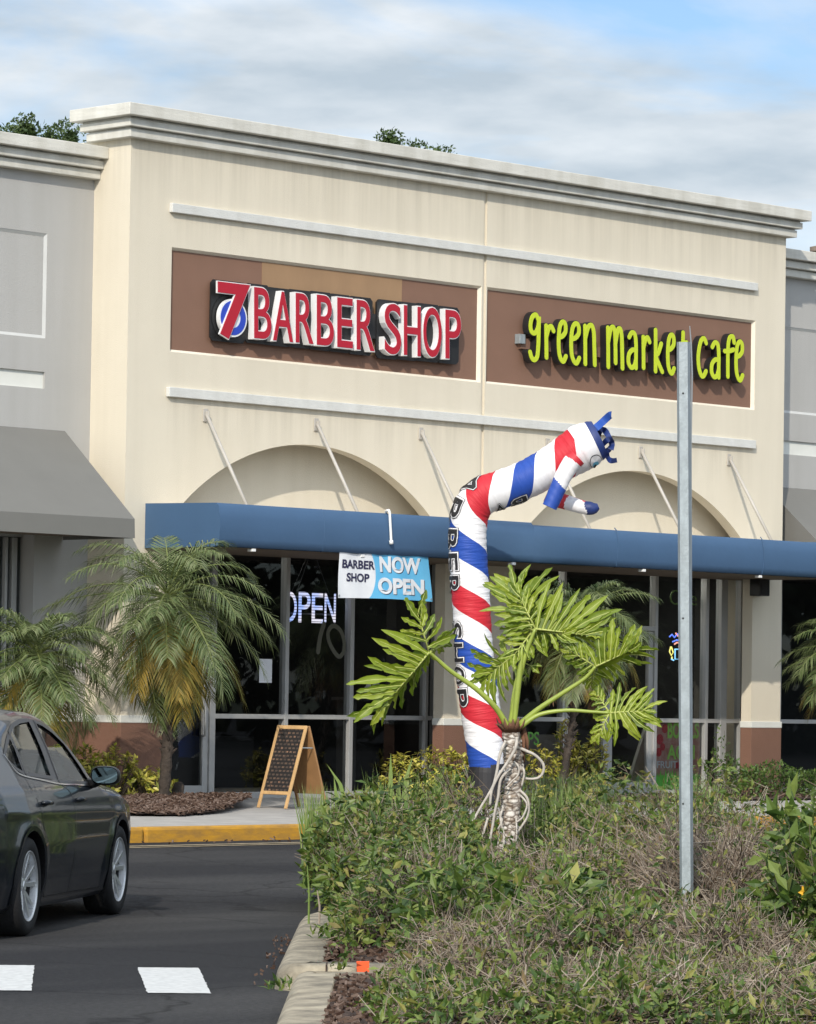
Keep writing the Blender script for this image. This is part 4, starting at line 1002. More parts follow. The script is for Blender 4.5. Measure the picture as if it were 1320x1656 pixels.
# ================================================================== PLANTS
R3, U3, F3 = _r3.copy(), _u3.copy(), _f.copy()
M['frond'] = leafmat('palm_frond', [(.075,.115,.035),(.11,.15,.05),(.155,.19,.075),(.22,.24,.12)], .45, .25)
M['frond_yel'] = leafmat('palm_frond_yellow', [(.17,.17,.03),(.26,.20,.03),(.35,.235,.035)], .5, .3)
M['frond_gold'] = leafmat('palm_frond_gold', [(.24,.17,.03),(.32,.225,.045),(.19,.17,.04)], .55, .3)
M['frond_dead'] = leafmat('palm_frond_dead', [(.22,.13,.075),(.30,.19,.11),(.15,.09,.055)], .8, .15)
M['palm_trunk'] = mat('palm_trunk', (.045,.034,.026), .95, var=.5, scale=9, bump=1.0, bscale=30)
M['rachis'] = mat('frond_stem', (.16,.19,.05), .6)
def frond(mb, c, az, el, Ln, droop, r, nl=44, ll=.30, m=0, ms=3, lw=.0065):
    h = Vector((cos(az), sin(az), 0)); p = Vector(c); pts = [p.copy()]; K = 16; tw = r.uniform(-.25, .25)
    for i in range(K):
        t = i/K; e = el - droop*(t**1.25)
        p = p + (h*cos(e) + Vector((0, 0, sin(e))))*(Ln/K)
        h = (Matrix.Rotation(tw/K, 3, 'Z') @ h); pts.append(p.copy())
    mb.tube(pts, [.011*(1-.8*i/K) for i in range(K+1)], 4, ms, caps=False)
    for i in range(nl):
        t = .14+.86*i/(nl-1); f = t*K; k = min(int(f), K-1); q = pts[k].lerp(pts[k+1], f-k)
        tg = (pts[k+1]-pts[k]).normalized(); sd = tg.cross(Vector((0, 0, 1)))
        if sd.length < .05: sd = Vector((-h.y, h.x, 0))
        sd.normalize(); up = sd.cross(tg).normalized()
        l = ll*(.45+.85*sin(pi*min(1, .12+.86*t)))*r.uniform(.85, 1.1)
        for s in (-1, 1):
            d = (tg*(.45+.5*t) + sd*s*(1-.25*t) + up*r.uniform(-.05, .38)).normalized()
            g = Vector((0, 0, -1))
            a = q; b = q + d*l*.5 + g*l*.05; e = q + d*l*.9 + g*l*(.32+r.uniform(0, .15))
            wv = d.cross(up); wv = (wv.normalized() if wv.length > .01 else sd)*lw
            i0 = len(mb.v); mb.v += [a-wv*.5, a+wv*.5, b+wv, b-wv, e]
            mb.f += [(i0, i0+1, i0+2, i0+3), (i0+3, i0+2, i0+4)]; mb.m += [m, m]
def palm(name, label, base, crown, n, Ln, seed, ll=.30, gold=4, dead=0, els=(-.9, 1.35), yel=6, group=None, trunk_r=.075, spread=None):
    r = random.Random(seed); t = thing(name, label, 'palm', base, group)
    tr = MB(); K = 26; base = Vector(base); crown = Vector(crown); trunk_r *= .72
    pts = []; rad = []
    for i in range(K+1):
        q = i/K; p = base.lerp(crown, q); p.x += .06*sin(q*pi)*r.choice((-1, 1)) if i == 0 else .05*sin(q*pi)
        pts.append(p); rad.append(trunk_r*(1.25-.35*q)*(1+.10*((i % 2)*2-1)))
    tr.tube(pts, rad, 12, 0)
    for i in range(90):                                            # old leaf bases
        q = r.uniform(.25, .98); p = base.lerp(crown, q); p.x += .05*sin(q*pi); a = r.uniform(0, 2*pi); d = Vector((cos(a), sin(a), .9)).normalized()
        s0 = p + Vector((cos(a), sin(a), 0))*trunk_r*.8
        tr.tube([s0, s0+d*r.uniform(.05, .09)], [.018, .007], 4, 0)
    tr.build('trunk', M['palm_trunk'], t)
    cr = MB()
    for i in range(n):
        q = (i+.5)/n; el = lerp(els[1], els[0], q**.85) + r.uniform(-.12, .12); az = i*2.39996 + r.uniform(-.25, .25)
        L_ = Ln*r.uniform(.86, 1.08)*(1-.18*(q < .12))
        frond(cr, crown + Vector((0, 0, .05-.10*q)), az, el, L_, r.uniform(1.15, 1.7) if el > .2 else r.uniform(.6, 1.1), r, ll=ll, m=(1 if (q > .72 and r.random() < .45) else 0), ms=2)
    cr.build('crown', [M['frond'], M['frond_yel'], M['rachis']], t)
    if gold:
        g = MB()
        for i in range(gold):
            az = (spread[i] if spread else i*1.9+r.uniform(-.3, .3))
            frond(g, crown + Vector((0, 0, -.08)), az, -.55+r.uniform(-.15, .15), Ln*r.uniform(.8, .98), .95, r, ll=ll*.95, m=0, ms=1)
        g.build('yellow_fronds', [M['frond_gold'], M['frond_yel']], t)
    if dead:
        g = MB()
        for i in range(dead):
            frond(g, crown + Vector((0, 0, -.12)), i*2.4+r.uniform(-.5, .5), -1.0+r.uniform(-.2, .2), Ln*r.uniform(.65, 1.0), .55, r, ll=ll*.6, nl=26, m=0, ms=0, lw=.009)
        g.build('dead_fronds', M['frond_dead'], t)
    return t
vd = atan2(-_f0.y, -_f0.x)                                        # bearing back towards the photographer
P = PY(264, 1292, -1.5)
palm('palm_tree', 'bushy palm with golden drooping fronds standing beside the barber shop door', (P.x, P.y, .42), PY(272, 968, -1.5), 54, 1.36, 11, gold=2, els=(-1.25, 1.35), spread=[vd+.35, vd-.55, vd+1.2], ll=.32)
P = PY(62, 1062, -1.2)
palm('palm_tree', 'smaller palm rising behind the dark car under the left grey awning', (P.x+.12, -1.2, .40), P, 46, 1.02, 12, gold=1, spread=[vd-.6], ll=.27, trunk_r=.055)
P = PY(903, 1240, -1.6)
palm('palm_tree', 'palm with a hanging skirt of dead brown fronds before the cafe door', (P.x, P.y, .40), PY(945, 1008, -1.6), 50, .98, 15, gold=0, dead=16, ll=.27, trunk_r=.05, yel=0)
P = PY(1380, 1062, -1.6)
palm('palm_tree', 'palm cut off by the right edge of the photo beyond the cafe', (P.x, P.y, .36), P, 46, 1.05, 16, gold=3, spread=[vd+.9, vd+.3, vd-.4], ll=.28, trunk_r=.06)

def leaf(mb, p, d, nrm, l, w, m=0, fold=.25, curl=.2):
    d = d.normalized(); s = d.cross(nrm)
    if s.length < .02: s = d.orthogonal()
    s.normalize(); n = s.cross(d)
    i = len(mb.v)
    mb.v += [p, p+d*l*.45+s*w*.5+n*fold*w*.5, p+d*l-n*curl*l*.5, p+d*l*.45-s*w*.5+n*fold*w*.5, p+d*l*.5-n*curl*l*.06]
    mb.f += [(i, i+1, i+4), (i+1, i+2, i+4), (i+2, i+3, i+4), (i+3, i, i+4)]; mb.m += [m]*4
def rdir(r, up=.3):
    while True:
        v = Vector((r.uniform(-1, 1), r.uniform(-1, 1), r.uniform(-1, 1)))
        if .05 < v.length < 1: break
    v.normalize(); v.z += up; return v.normalized()
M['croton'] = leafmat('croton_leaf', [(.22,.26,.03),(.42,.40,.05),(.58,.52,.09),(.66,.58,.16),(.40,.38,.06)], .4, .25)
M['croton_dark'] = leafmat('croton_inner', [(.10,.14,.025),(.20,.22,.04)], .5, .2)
M['stem'] = mat('shrub_stem', (.11,.085,.06), .9, var=.3, scale=20)
def croton(label, blobs, n, seed, gz=.38, size=.085):
    r = random.Random(seed); t = thing('variegated_shrub', label, 'shrub', (blobs[0][0], blobs[0][1], gz), 'yellow variegated shrubs along the shop fronts')
    lf = MB(); st = MB()
    for k in range(n):
        x, y, rx, rz = r.choice(blobs)
        d = rdir(r, .35); q = r.uniform(.62, 1.0)
        tip = Vector((x + d.x*rx*q, y + d.y*rx*q, gz + rz*(.32+.68*max(-.4, d.z)*q) if d.z > -.4 else gz+.05))
        if tip.z < gz+.03: tip.z = gz+.04
        b = Vector((x+d.x*rx*.15, y+d.y*rx*.15, gz))
        st.tube([b, b.lerp(tip, .6)+Vector((0, 0, .03)), tip], [.007, .005, .003], 3, 0, caps=False)
        ax = (tip-b).normalized(); ax = (ax + d*.5).normalized()
        for j in range(r.randint(6, 9)):                          # a rosette at every shoot tip
            o = rdir(r, 0); o = (o - ax*o.dot(ax)).normalized()
            l = size*r.uniform(.7, 1.25)
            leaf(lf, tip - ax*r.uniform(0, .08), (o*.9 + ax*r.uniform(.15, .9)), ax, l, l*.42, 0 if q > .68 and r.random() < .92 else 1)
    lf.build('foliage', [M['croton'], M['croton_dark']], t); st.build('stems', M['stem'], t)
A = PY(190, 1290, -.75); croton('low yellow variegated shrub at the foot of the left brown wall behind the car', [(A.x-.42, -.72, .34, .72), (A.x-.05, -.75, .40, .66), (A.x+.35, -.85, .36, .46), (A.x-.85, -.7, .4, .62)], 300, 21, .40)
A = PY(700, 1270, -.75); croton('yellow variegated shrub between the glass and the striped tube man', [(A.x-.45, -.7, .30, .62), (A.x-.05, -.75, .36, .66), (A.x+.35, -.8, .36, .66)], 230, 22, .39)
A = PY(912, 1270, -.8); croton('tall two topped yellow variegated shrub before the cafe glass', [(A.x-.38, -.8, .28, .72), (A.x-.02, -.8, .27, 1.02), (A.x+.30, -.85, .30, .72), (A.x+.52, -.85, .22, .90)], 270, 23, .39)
M['hedge_leaf'] = leafmat('hedge_leaf', [(.030,.065,.012),(.05,.10,.018),(.08,.14,.028),(.12,.18,.04)], .45, .2)
def bush(name, label, blobs, n, seed, gz, size, mats, twigs=120, cat='shrub', group=None):
    r = random.Random(seed); t = thing(name, label, cat, (blobs[0][0], blobs[0][1], gz), group); lf = MB(); st = MB()
    for k in range(n):
        x, y, rx, rz = r.choice(blobs); d = rdir(r, .25); q = r.uniform(.45, 1.02)**.7
        p = Vector((x+d.x*rx*q, y+d.y*rx*q, gz+max(.02, rz*(.35+.65*d.z*q))))
        leaf(lf, p, rdir(r, .1)+d*.6, rdir(r, .8), size*r.uniform(.6, 1.3), size*.45, 0 if len(mats) == 1 else (0 if r.random() < .8 else 1))
    for k in range(twigs):
        x, y, rx, rz = r.choice(blobs); d = rdir(r, .4); b = Vector((x+r.uniform(-.1, .1), y+r.uniform(-.1, .1), gz)); e = Vector((x+d.x*rx, y+d.y*rx, gz+max(.1, rz*(.35+.65*d.z))))
        st.tube([b, b.lerp(e, .5)+Vector((0, 0, .06)), e], [.006, .004, .002], 3, 0, caps=False)
    lf.build('foliage', mats, t); st.build('stems', M['stem'], t); return t
A = PY(1240, 1280, -.8); bush('green_shrub', 'low dark green clipped shrub at the foot of the right pier', [(A.x-.35, -.8, .34, .46), (A.x+.15, -.8, .42, .52), (A.x+.65, -.8, .42, .42), (A.x+1.2, -.8, .45, .40), (A.x+1.8, -.8, .45, .42)], 3800, 31, .36, .06, [M['hedge_leaf']])
A = PY(1165, 1285, -.75); bush('thin_shrub', 'thin loose green sapling before the cafe window right of the post', [(A.x, -.75, .14, .95), (A.x-.12, -.75, .14, .65), (A.x+.18, -.78, .16, .60)], 420, 32, .37, .07, [M['hedge_leaf']], 26)
# ------------------------------------------------ mulch and planting strip before the shops
def chips(name, pts, n, seed, zf, size=.05, mats=None):
    r = random.Random(seed); c = MB()
    xs = [p.x for p in pts]; ysv = [p.y for p in pts]; poly = [(p.x, p.y) for p in pts]; k = 0
    while k < n:
        x, y = r.uniform(min(xs), max(xs)), r.uniform(min(ysv), max(ysv))
        if not inpoly((x, y), poly): continue
        k += 1; l = size*r.uniform(.5, 1.6); w = size*r.uniform(.12, .35)
        Mx = Matrix.Translation((x, y, zf(x, y)+r.uniform(0, .03))) @ Matrix.Rotation(r.uniform(0, 6.3), 4, 'Z') @ Matrix.Rotation(r.uniform(-.5, .5), 4, 'Y')
        c.box(-l, l, -w, w, 0, .012, 0, Mx)
    o = c.build(name, mats or M['chip']); o['kind'] = 'stuff'; return o
M['chip'] = leafmat('bark_chip', [(.030,.018,.013),(.07,.042,.03),(.12,.08,.06),(.19,.14,.115),(.05,.028,.02)], .95, .0, .1)
bed = [PZ(a, b, .37) for a, b in ((120, 1318), (215, 1320), (300, 1320), (360, 1316), (404, 1309), (392, 1303), (330, 1298), (250, 1292), (150, 1292))]
bed = [Vector((p.x, max(-3.4, min(-.08, p.y)), 0)) for p in bed]
def mound(x, y): return walk_z(y) + .02 + .10*max(0, 1-abs(y+1.5)/1.6)
mm = MB(); i0 = 0
xs0, xs1 = min(p.x for p in bed), max(p.x for p in bed)
cb2 = [(p.x, p.y) for p in bed]
mm.grid(lambda u, v: (lerp(xs0, xs1, u), lerp(-3.4, -.06, v), mound(lerp(xs0, xs1, u), lerp(-3.4, -.06, v))), 60, 40, keep=lambda u, v: inpoly((lerp(xs0, xs1, u), lerp(-3.4, -.06, v)), cb2))
structure(mm.build('mulch_bed', M['mulch'], clean=True, smooth=True))
chips('bark_mulch', bed, 5200, 41, lambda x, y: mound(x, y), .032)
s2 = MB(); s2.quad((6.2, -1.6, .41), (22, -1.6, .41), (22, -.06, .43), (6.2, -.06, .43)); s2.quad((3.2, -1.4, .412), (6.0, -1.4, .412), (6.0, -.06, .43), (3.2, -.06, .43)); structure(s2.build('planting_strip', M['mulch']))
chips('bark_mulch', [Vector((3.2, -1.5, 0)), Vector((20, -1.6, 0)), Vector((20, -.1, 0)), Vector((3.2, -.1, 0))], 1200, 42, lambda x, y: .415, .05)
P = PY(287, 1284, -1.2); st_ = MB(); st_.tube([P+Vector((-.03, 0, -.16)), P+Vector((-.01, 0, 0)), P+Vector((.03, 0, .10)), P+Vector((.05, 0, .115))], [.085, .075, .06, .03], 10)
tag(st_.build('palm_stump', M['palm_trunk'], smooth=True), 'short cut palm stump in the bark mulch beside the door palm', 'stump')
# ------------------------------------------------ shrubs on the island
M['isl_green'] = leafmat('island_leaf', [(.026,.055,.010),(.050,.095,.016),(.095,.15,.026),(.18,.23,.05),(.065,.105,.018)], .45, .25)
M['isl_yel'] = leafmat('island_leaf_pale', [(.11,.14,.03),(.21,.21,.05),(.31,.29,.08),(.16,.18,.045),(.26,.18,.08)], .55, .25)
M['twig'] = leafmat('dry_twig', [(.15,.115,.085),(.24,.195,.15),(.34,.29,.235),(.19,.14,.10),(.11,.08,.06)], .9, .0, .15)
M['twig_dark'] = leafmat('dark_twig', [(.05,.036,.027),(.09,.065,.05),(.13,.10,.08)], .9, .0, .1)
def islbush(label, u, v, ru, rv, h, nleaf, ntwig, seed, pale=.2, size=.055, cat='shrub', name='island_shrub', gz=.12, flat=.0, group='shrubs in the kerbed island'):
    r = random.Random(seed); t = thing(name, label, cat, UV(u, v, gz), group); lf = MB(); tw = MB()
    lumps = [(r.uniform(-.75, .75), r.uniform(-.75, .75), r.uniform(.24, .48), r.uniform(.55, 1.18)) for k in range(22)]
    lumps = [q for q in lumps if q[0]**2+q[1]**2 < .75]
    nleaf = int(nleaf*1.25); ntwig = int(ntwig*.85)
    def top(a, b):
        s = .0
        for x, y, w, hh in lumps:
            d2 = ((a-x)**2+(b-y)**2)/(w*w); s = max(s, hh*(1-.75*d2))
        return s*h
    def pt(a, b, z): return UV(u+a*ru, v+b*rv, gz+z)
    k = 0; tries = 0
    while k < nleaf and tries < nleaf*8:
        tries += 1
        a, b = r.uniform(-1.1, 1.1), r.uniform(-1.1, 1.1); T = top(a, b)
        if T < .06*h: continue
        k += 1; z = T*(1-.7*r.random()**1.7)
        p = pt(a, b, z)
        l = size*(.5+1.35*r.random()**1.8)
        leaf(lf, p, rdir(r, .15), rdir(r, .9), l, l*.40, 1 if r.random() < pale else 0)
    k = 0; tries = 0
    while k < ntwig and tries < ntwig*8:
        tries += 1
        a, b = r.uniform(-1.05, 1.05), r.uniform(-1.05, 1.05); T = top(a, b)
        if T < .10*h: continue
        k += 1; z = T*r.uniform(.55, 1.12)
        s = pt(a*.35+r.uniform(-.25, .25), b*.35+r.uniform(-.25, .25), z*r.uniform(0, .5)); e = pt(a, b, z)
        md = s.lerp(e, .55) + rdir(r, .1)*.06
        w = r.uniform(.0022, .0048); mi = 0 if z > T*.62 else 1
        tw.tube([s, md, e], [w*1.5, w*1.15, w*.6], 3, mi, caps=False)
        for q in range(3):
            g = md.lerp(e, r.uniform(.1, .95)); d = rdir(r, .35); tw.tube([g, g+d*r.uniform(.06, .17)], [w*.8, w*.4], 3, mi, caps=False)
    if nleaf: lf.build('foliage', [M['isl_green'], M['isl_yel']], t)
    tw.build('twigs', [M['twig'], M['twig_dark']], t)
    return t
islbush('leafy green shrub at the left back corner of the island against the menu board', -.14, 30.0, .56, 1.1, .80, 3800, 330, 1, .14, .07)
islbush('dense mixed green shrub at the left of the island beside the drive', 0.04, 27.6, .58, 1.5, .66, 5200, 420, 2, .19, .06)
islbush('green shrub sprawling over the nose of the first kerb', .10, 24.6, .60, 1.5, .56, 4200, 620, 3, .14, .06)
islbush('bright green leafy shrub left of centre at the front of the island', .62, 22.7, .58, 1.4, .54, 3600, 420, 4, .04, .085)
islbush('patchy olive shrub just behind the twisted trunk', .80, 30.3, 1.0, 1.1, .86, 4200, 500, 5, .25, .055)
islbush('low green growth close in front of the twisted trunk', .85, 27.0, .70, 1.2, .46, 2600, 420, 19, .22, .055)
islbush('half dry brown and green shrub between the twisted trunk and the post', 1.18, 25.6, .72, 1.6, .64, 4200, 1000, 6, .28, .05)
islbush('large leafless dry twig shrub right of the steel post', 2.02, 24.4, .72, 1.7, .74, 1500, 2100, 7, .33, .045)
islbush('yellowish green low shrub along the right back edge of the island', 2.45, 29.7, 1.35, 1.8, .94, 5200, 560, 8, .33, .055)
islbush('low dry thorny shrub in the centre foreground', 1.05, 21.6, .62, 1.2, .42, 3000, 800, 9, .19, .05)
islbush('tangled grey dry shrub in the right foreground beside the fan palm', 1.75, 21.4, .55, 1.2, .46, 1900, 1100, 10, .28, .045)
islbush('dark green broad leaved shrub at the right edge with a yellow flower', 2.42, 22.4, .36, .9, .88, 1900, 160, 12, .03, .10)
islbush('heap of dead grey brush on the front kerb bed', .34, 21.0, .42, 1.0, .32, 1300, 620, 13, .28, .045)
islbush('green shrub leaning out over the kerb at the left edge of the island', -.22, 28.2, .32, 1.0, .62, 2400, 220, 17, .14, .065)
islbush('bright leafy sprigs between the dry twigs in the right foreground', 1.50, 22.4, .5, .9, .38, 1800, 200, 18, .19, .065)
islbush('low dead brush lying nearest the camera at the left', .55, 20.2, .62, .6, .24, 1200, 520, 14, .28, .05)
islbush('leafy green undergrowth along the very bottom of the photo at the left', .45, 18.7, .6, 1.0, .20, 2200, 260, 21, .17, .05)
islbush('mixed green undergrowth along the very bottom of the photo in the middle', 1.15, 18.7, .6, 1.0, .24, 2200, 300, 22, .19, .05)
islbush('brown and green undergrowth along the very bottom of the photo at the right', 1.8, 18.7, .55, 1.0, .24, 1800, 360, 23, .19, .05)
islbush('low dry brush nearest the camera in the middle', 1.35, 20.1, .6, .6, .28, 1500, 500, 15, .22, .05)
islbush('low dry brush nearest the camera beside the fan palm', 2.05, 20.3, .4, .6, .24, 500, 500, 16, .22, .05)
fl = thing('flower', 'single yellow flower in the dark green shrub at the right edge', 'flower', PD(1303, 1443, 21.7)); b = MB(); c = PD(1303, 1443, 21.7)
for k in range(6):
    a = k*pi/3; leaf(b, c, R3*cos(a)+U3*sin(a)-F3*.4, -F3, .045, .032)
b.build('petals', mat('petal_yellow', (.75, .42, .03), .6), fl); b = MB(); b.tube([c+F3*.02, c+F3*.02+Vector((0, 0, -.25))], .004, 4); b.build('stalk', M['rachis'], fl)
chips('bark_mulch', [UV(-.42, 12.5), UV(4, 12.5), UV(4, 21.2), UV(-.34, 21.2)], 14000, 43, lambda x, y: .12, .017)
chips('bark_mulch', [UV(-.45, 22.0), UV(3.6, 22.0), UV(3.6, 31), UV(-.5, 31), UV(-.44, 26)], 9000, 44, lambda x, y: .13, .02)
chips('leaf_litter', [Vector((-9, -5.3, 0)), Vector((12, -5.3, 0)), Vector((12, -4.92, 0)), Vector((-9, -4.92, 0))], 220, 45, lambda x, y: road_z(y)+.002, .02)
chips('leaf_litter', [UV(-.86, 21.9), UV(-.75, 21.9), UV(-.75, 26.2), UV(-.86, 26.2)], 40, 46, lambda x, y: .004, .010)
# scattered dead sticks lying on the front bed
r = random.Random(77); sk = MB()
for k in range(110):
    u, v = r.uniform(.1, 3.0), r.uniform(18.6, 20.8); c = UV(u, v, .14+r.uniform(0, .07)); d = Vector((cos(k*1.7), sin(k*1.7), r.uniform(-.08, .12)))*r.uniform(.06, .3)
    sk.tube([c-d, c+d*.2+Vector((0, 0, .02)), c+d], [.0045, .004, .002], 4, 0)
o = sk.build('fallen_sticks', [M['twig']]); o['kind'] = 'stuff'
# grass blades
M['grass'] = leafmat('grass_blade', [(.10,.16,.03),(.16,.24,.05),(.22,.30,.08),(.30,.33,.12)], .5, .3)
def grass(name, spots, n, seed, kind=True):
    r = random.Random(seed); g = MB()
    for k in range(n):
        (u0, u1, v0, v1, h0, h1, w) = r.choice(spots); u, v = r.uniform(u0, u1), r.uniform(v0, v1); h = r.uniform(h0, h1); b = UV(u, v, .13)
        d = Vector((r.uniform(-1, 1), r.uniform(-1, 1), 0)); d = d.normalized()*h*r.uniform(.02, .22); s = R3*w*r.uniform(.6, 1.2)
        p0, p1, p2 = b, b+d*.35+Vector((0, 0, h*.6)), b+d+Vector((0, 0, h))
        i = len(g.v); g.v += [p0-s, p0+s, p1+s*.8, p1-s*.8, p2]; g.f += [(i, i+1, i+2, i+3), (i+3, i+2, i+4)]; g.m += [0, 0]
    o = g.build(name, M['grass']); o['kind'] = 'stuff'; return o
ux = lambda px, v: (px-660)/FPX*v
grass('tall_grass', [(ux(600,31), ux(740,31), 30.3, 31.3, .70, 1.0, .007), (ux(840,31), ux(1000,31), 30.3, 31.3, .70, .98, .007), (ux(840,31), ux(1000,31), 30.3, 31.3, .70, .98, .007), (ux(1000,31), ux(1190,31), 30.6, 31.3, .55, .92, .007), (ux(1115,31), ux(1150,31), 30.4, 31.2, .7, .98, .008), (ux(500,31), ux(620,31), 30.6, 31.2, .6, .85, .007)], 1300, 51)
for k, (a, b, c_, d_) in enumerate(((572, 528, 1300, 1235), (632, 632, 1290, 1218), (648, 668, 1290, 1222), (548, 540, 1320, 1255), (700, 722, 1290, 1240))):
    g = MB(); p0 = PD(a, c_+40, 31.1); p1 = PD(lerp(a, b, .5), (c_+d_)/2, 31.1); p2 = PD(b, d_, 31.1); s = R3*.016
    i = 0; g.v = [p0-s, p0+s, p1+s, p1-s, p2]; g.f = [(0, 1, 2, 3), (3, 2, 4)]; g.m = [0, 0]
    tag(g.build('sword_leaf', M['grass']), 'broad green sword leaf standing above the shrubs before the barber glass', 'leaf', 'sword leaves above the shrubs')
r = random.Random(5)
for k, (u, v, h) in enumerate(((-.50, 24.1, .16), (-.33, 21.45, .16), (-.62, 19.9, .08))):
    g = MB()
    for q in range(26):
        leaf(g, UV(u+r.uniform(-.06, .06), v+r.uniform(-.06, .06), .14+r.uniform(0, h*.6)), rdir(r, .7), rdir(r, .5), .07*r.uniform(.6, 1.2), .022)
    tag(g.build('weed', M['isl_green']), ['small green weed growing on top of the first kerb', 'green weed sprouting between the two concrete kerbs', 'tiny weed against the outer face of the nearer kerb'][k], 'weed')
for k, (a, b, t0, t1) in enumerate(((499, 497, 1488, 1400), (516, 513, 1490, 1440))):
    g = MB(); g.tube([PD(a, t0+25, 25.6), PD(a+1, lerp(t0, t1, .5), 25.6), PD(b, t1, 25.6)], [.008, .007, .003], 5)
    tag(g.build('grass_stalk', M['grass'] if k == 0 else M['twig']), ['tall single green stalk at the road edge of the island', 'short pale dry stalk beside the tall green stalk'][k], 'stalk')
# fan palmetto bottom right
t = thing('fan_palm', 'small green fan palm leaf at the bottom right corner', 'palm', UV(2.0, 19.8, .12)); g = MB(); c = PD(1275, 1625, 19.8)
for k in range(15):
    a = lerp(.35, 2.75, k/14); d = (R3*cos(a)+U3*sin(a)-F3*.25).normalized(); l = .26*r.uniform(.8, 1.05); s = d.cross(F3).normalized()*.014
    i = len(g.v); g.v += [c-s*.3, c+s*.3, c+d*l*.55+s, c+d*l*.55-s, c+d*l]; g.f += [(i, i+1, i+2, i+3), (i+3, i+2, i+4)]; g.m += [0, 0]
g.build('fan_leaf', M['grass'], t); g = MB(); g.tube([UV(2.0, 19.85, .10), c], [.012, .008], 5); g.build('stalk', M['rachis'], t)
# orange scrap of litter
g = MB(); c = PD(587, 1568, 21.5); g.box(-.035, .035, -.01, .01, -.04, .045); g.v = [c+R3*p.x+U3*p.z+F3*p.y for p in g.v]
tag(g.build('litter', mat('orange_scrap', (.80, .10, .02), .6)), 'bright orange scrap of litter caught in the brush by the kerb gap', 'litter')
# ================================================================== TUBE MAN
DT = (PY(787, 1240, -2.0)-CAM).dot(_f); KP = DT/FPX                 # metres per photo pixel at the figure
B3 = -F3
def stripes(name, per, offs, helix):
    m = bpy.data.materials.new(name); m.use_nodes = True; t = m.node_tree; b = t.nodes['Principled BSDF']; l = t.links.new
    uv = N(t, 'ShaderNodeUVMap'); sx = N(t, 'ShaderNodeSeparateXYZ'); l(uv.outputs[0], sx.inputs[0])
    a = N(t, 'ShaderNodeMath', operation='MULTIPLY'); a.inputs[1].default_value = helix; l(sx.outputs[1], a.inputs[0])
    s = N(t, 'ShaderNodeMath', operation='ADD'); l(sx.outputs[0], s.inputs[0]); l(a.outputs[0], s.inputs[1])
    o = N(t, 'ShaderNodeMath', operation='SUBTRACT'); o.inputs[1].default_value = offs; l(s.outputs[0], o.inputs[0])
    d = N(t, 'ShaderNodeMath', operation='DIVIDE'); d.inputs[1].default_value = per; l(o.outputs[0], d.inputs[0])
    f = N(t, 'ShaderNodeMath', operation='FRACT'); l(d.outputs[0], f.inputs[0])
    r = N(t, 'ShaderNodeValToRGB'); r.color_ramp.interpolation = 'CONSTANT'; e = r.color_ramp.elements
    e[0].position = 0; e[0].color = (.50, .022, .035, 1); e[1].position = .25; e[1].color = (.74, .73, .74, 1)
    x = e.new(.5); x.color = (.018, .065, .33, 1); x = e.new(.75); x.color = (.74, .73, .74, 1)
    l(f.outputs[0], r.inputs[0]); l(r.outputs[0], b.inputs['Base Color'])
    b.inputs['Roughness'].default_value = .55; b.inputs['Specular IOR Level'].default_value = .3
    mp_ = N(t, 'ShaderNodeMapping'); mp_.inputs['Scale'].default_value = (.30, .9, 1); l(uv.outputs[0], mp_.inputs[0])
    n = N(t, 'ShaderNodeTexNoise'); n.inputs['Scale'].default_value = 1.0; n.inputs['Detail'].default_value = 4; l(mp_.outputs[0], n.inputs[0])
    bu = N(t, 'ShaderNodeBump'); bu.inputs['Strength'].default_value = .42; bu.inputs['Distance'].default_value = .03; l(n.outputs['Fac'], bu.inputs['Height']); l(bu.outputs[0], b.inputs['Normal'])
    return m
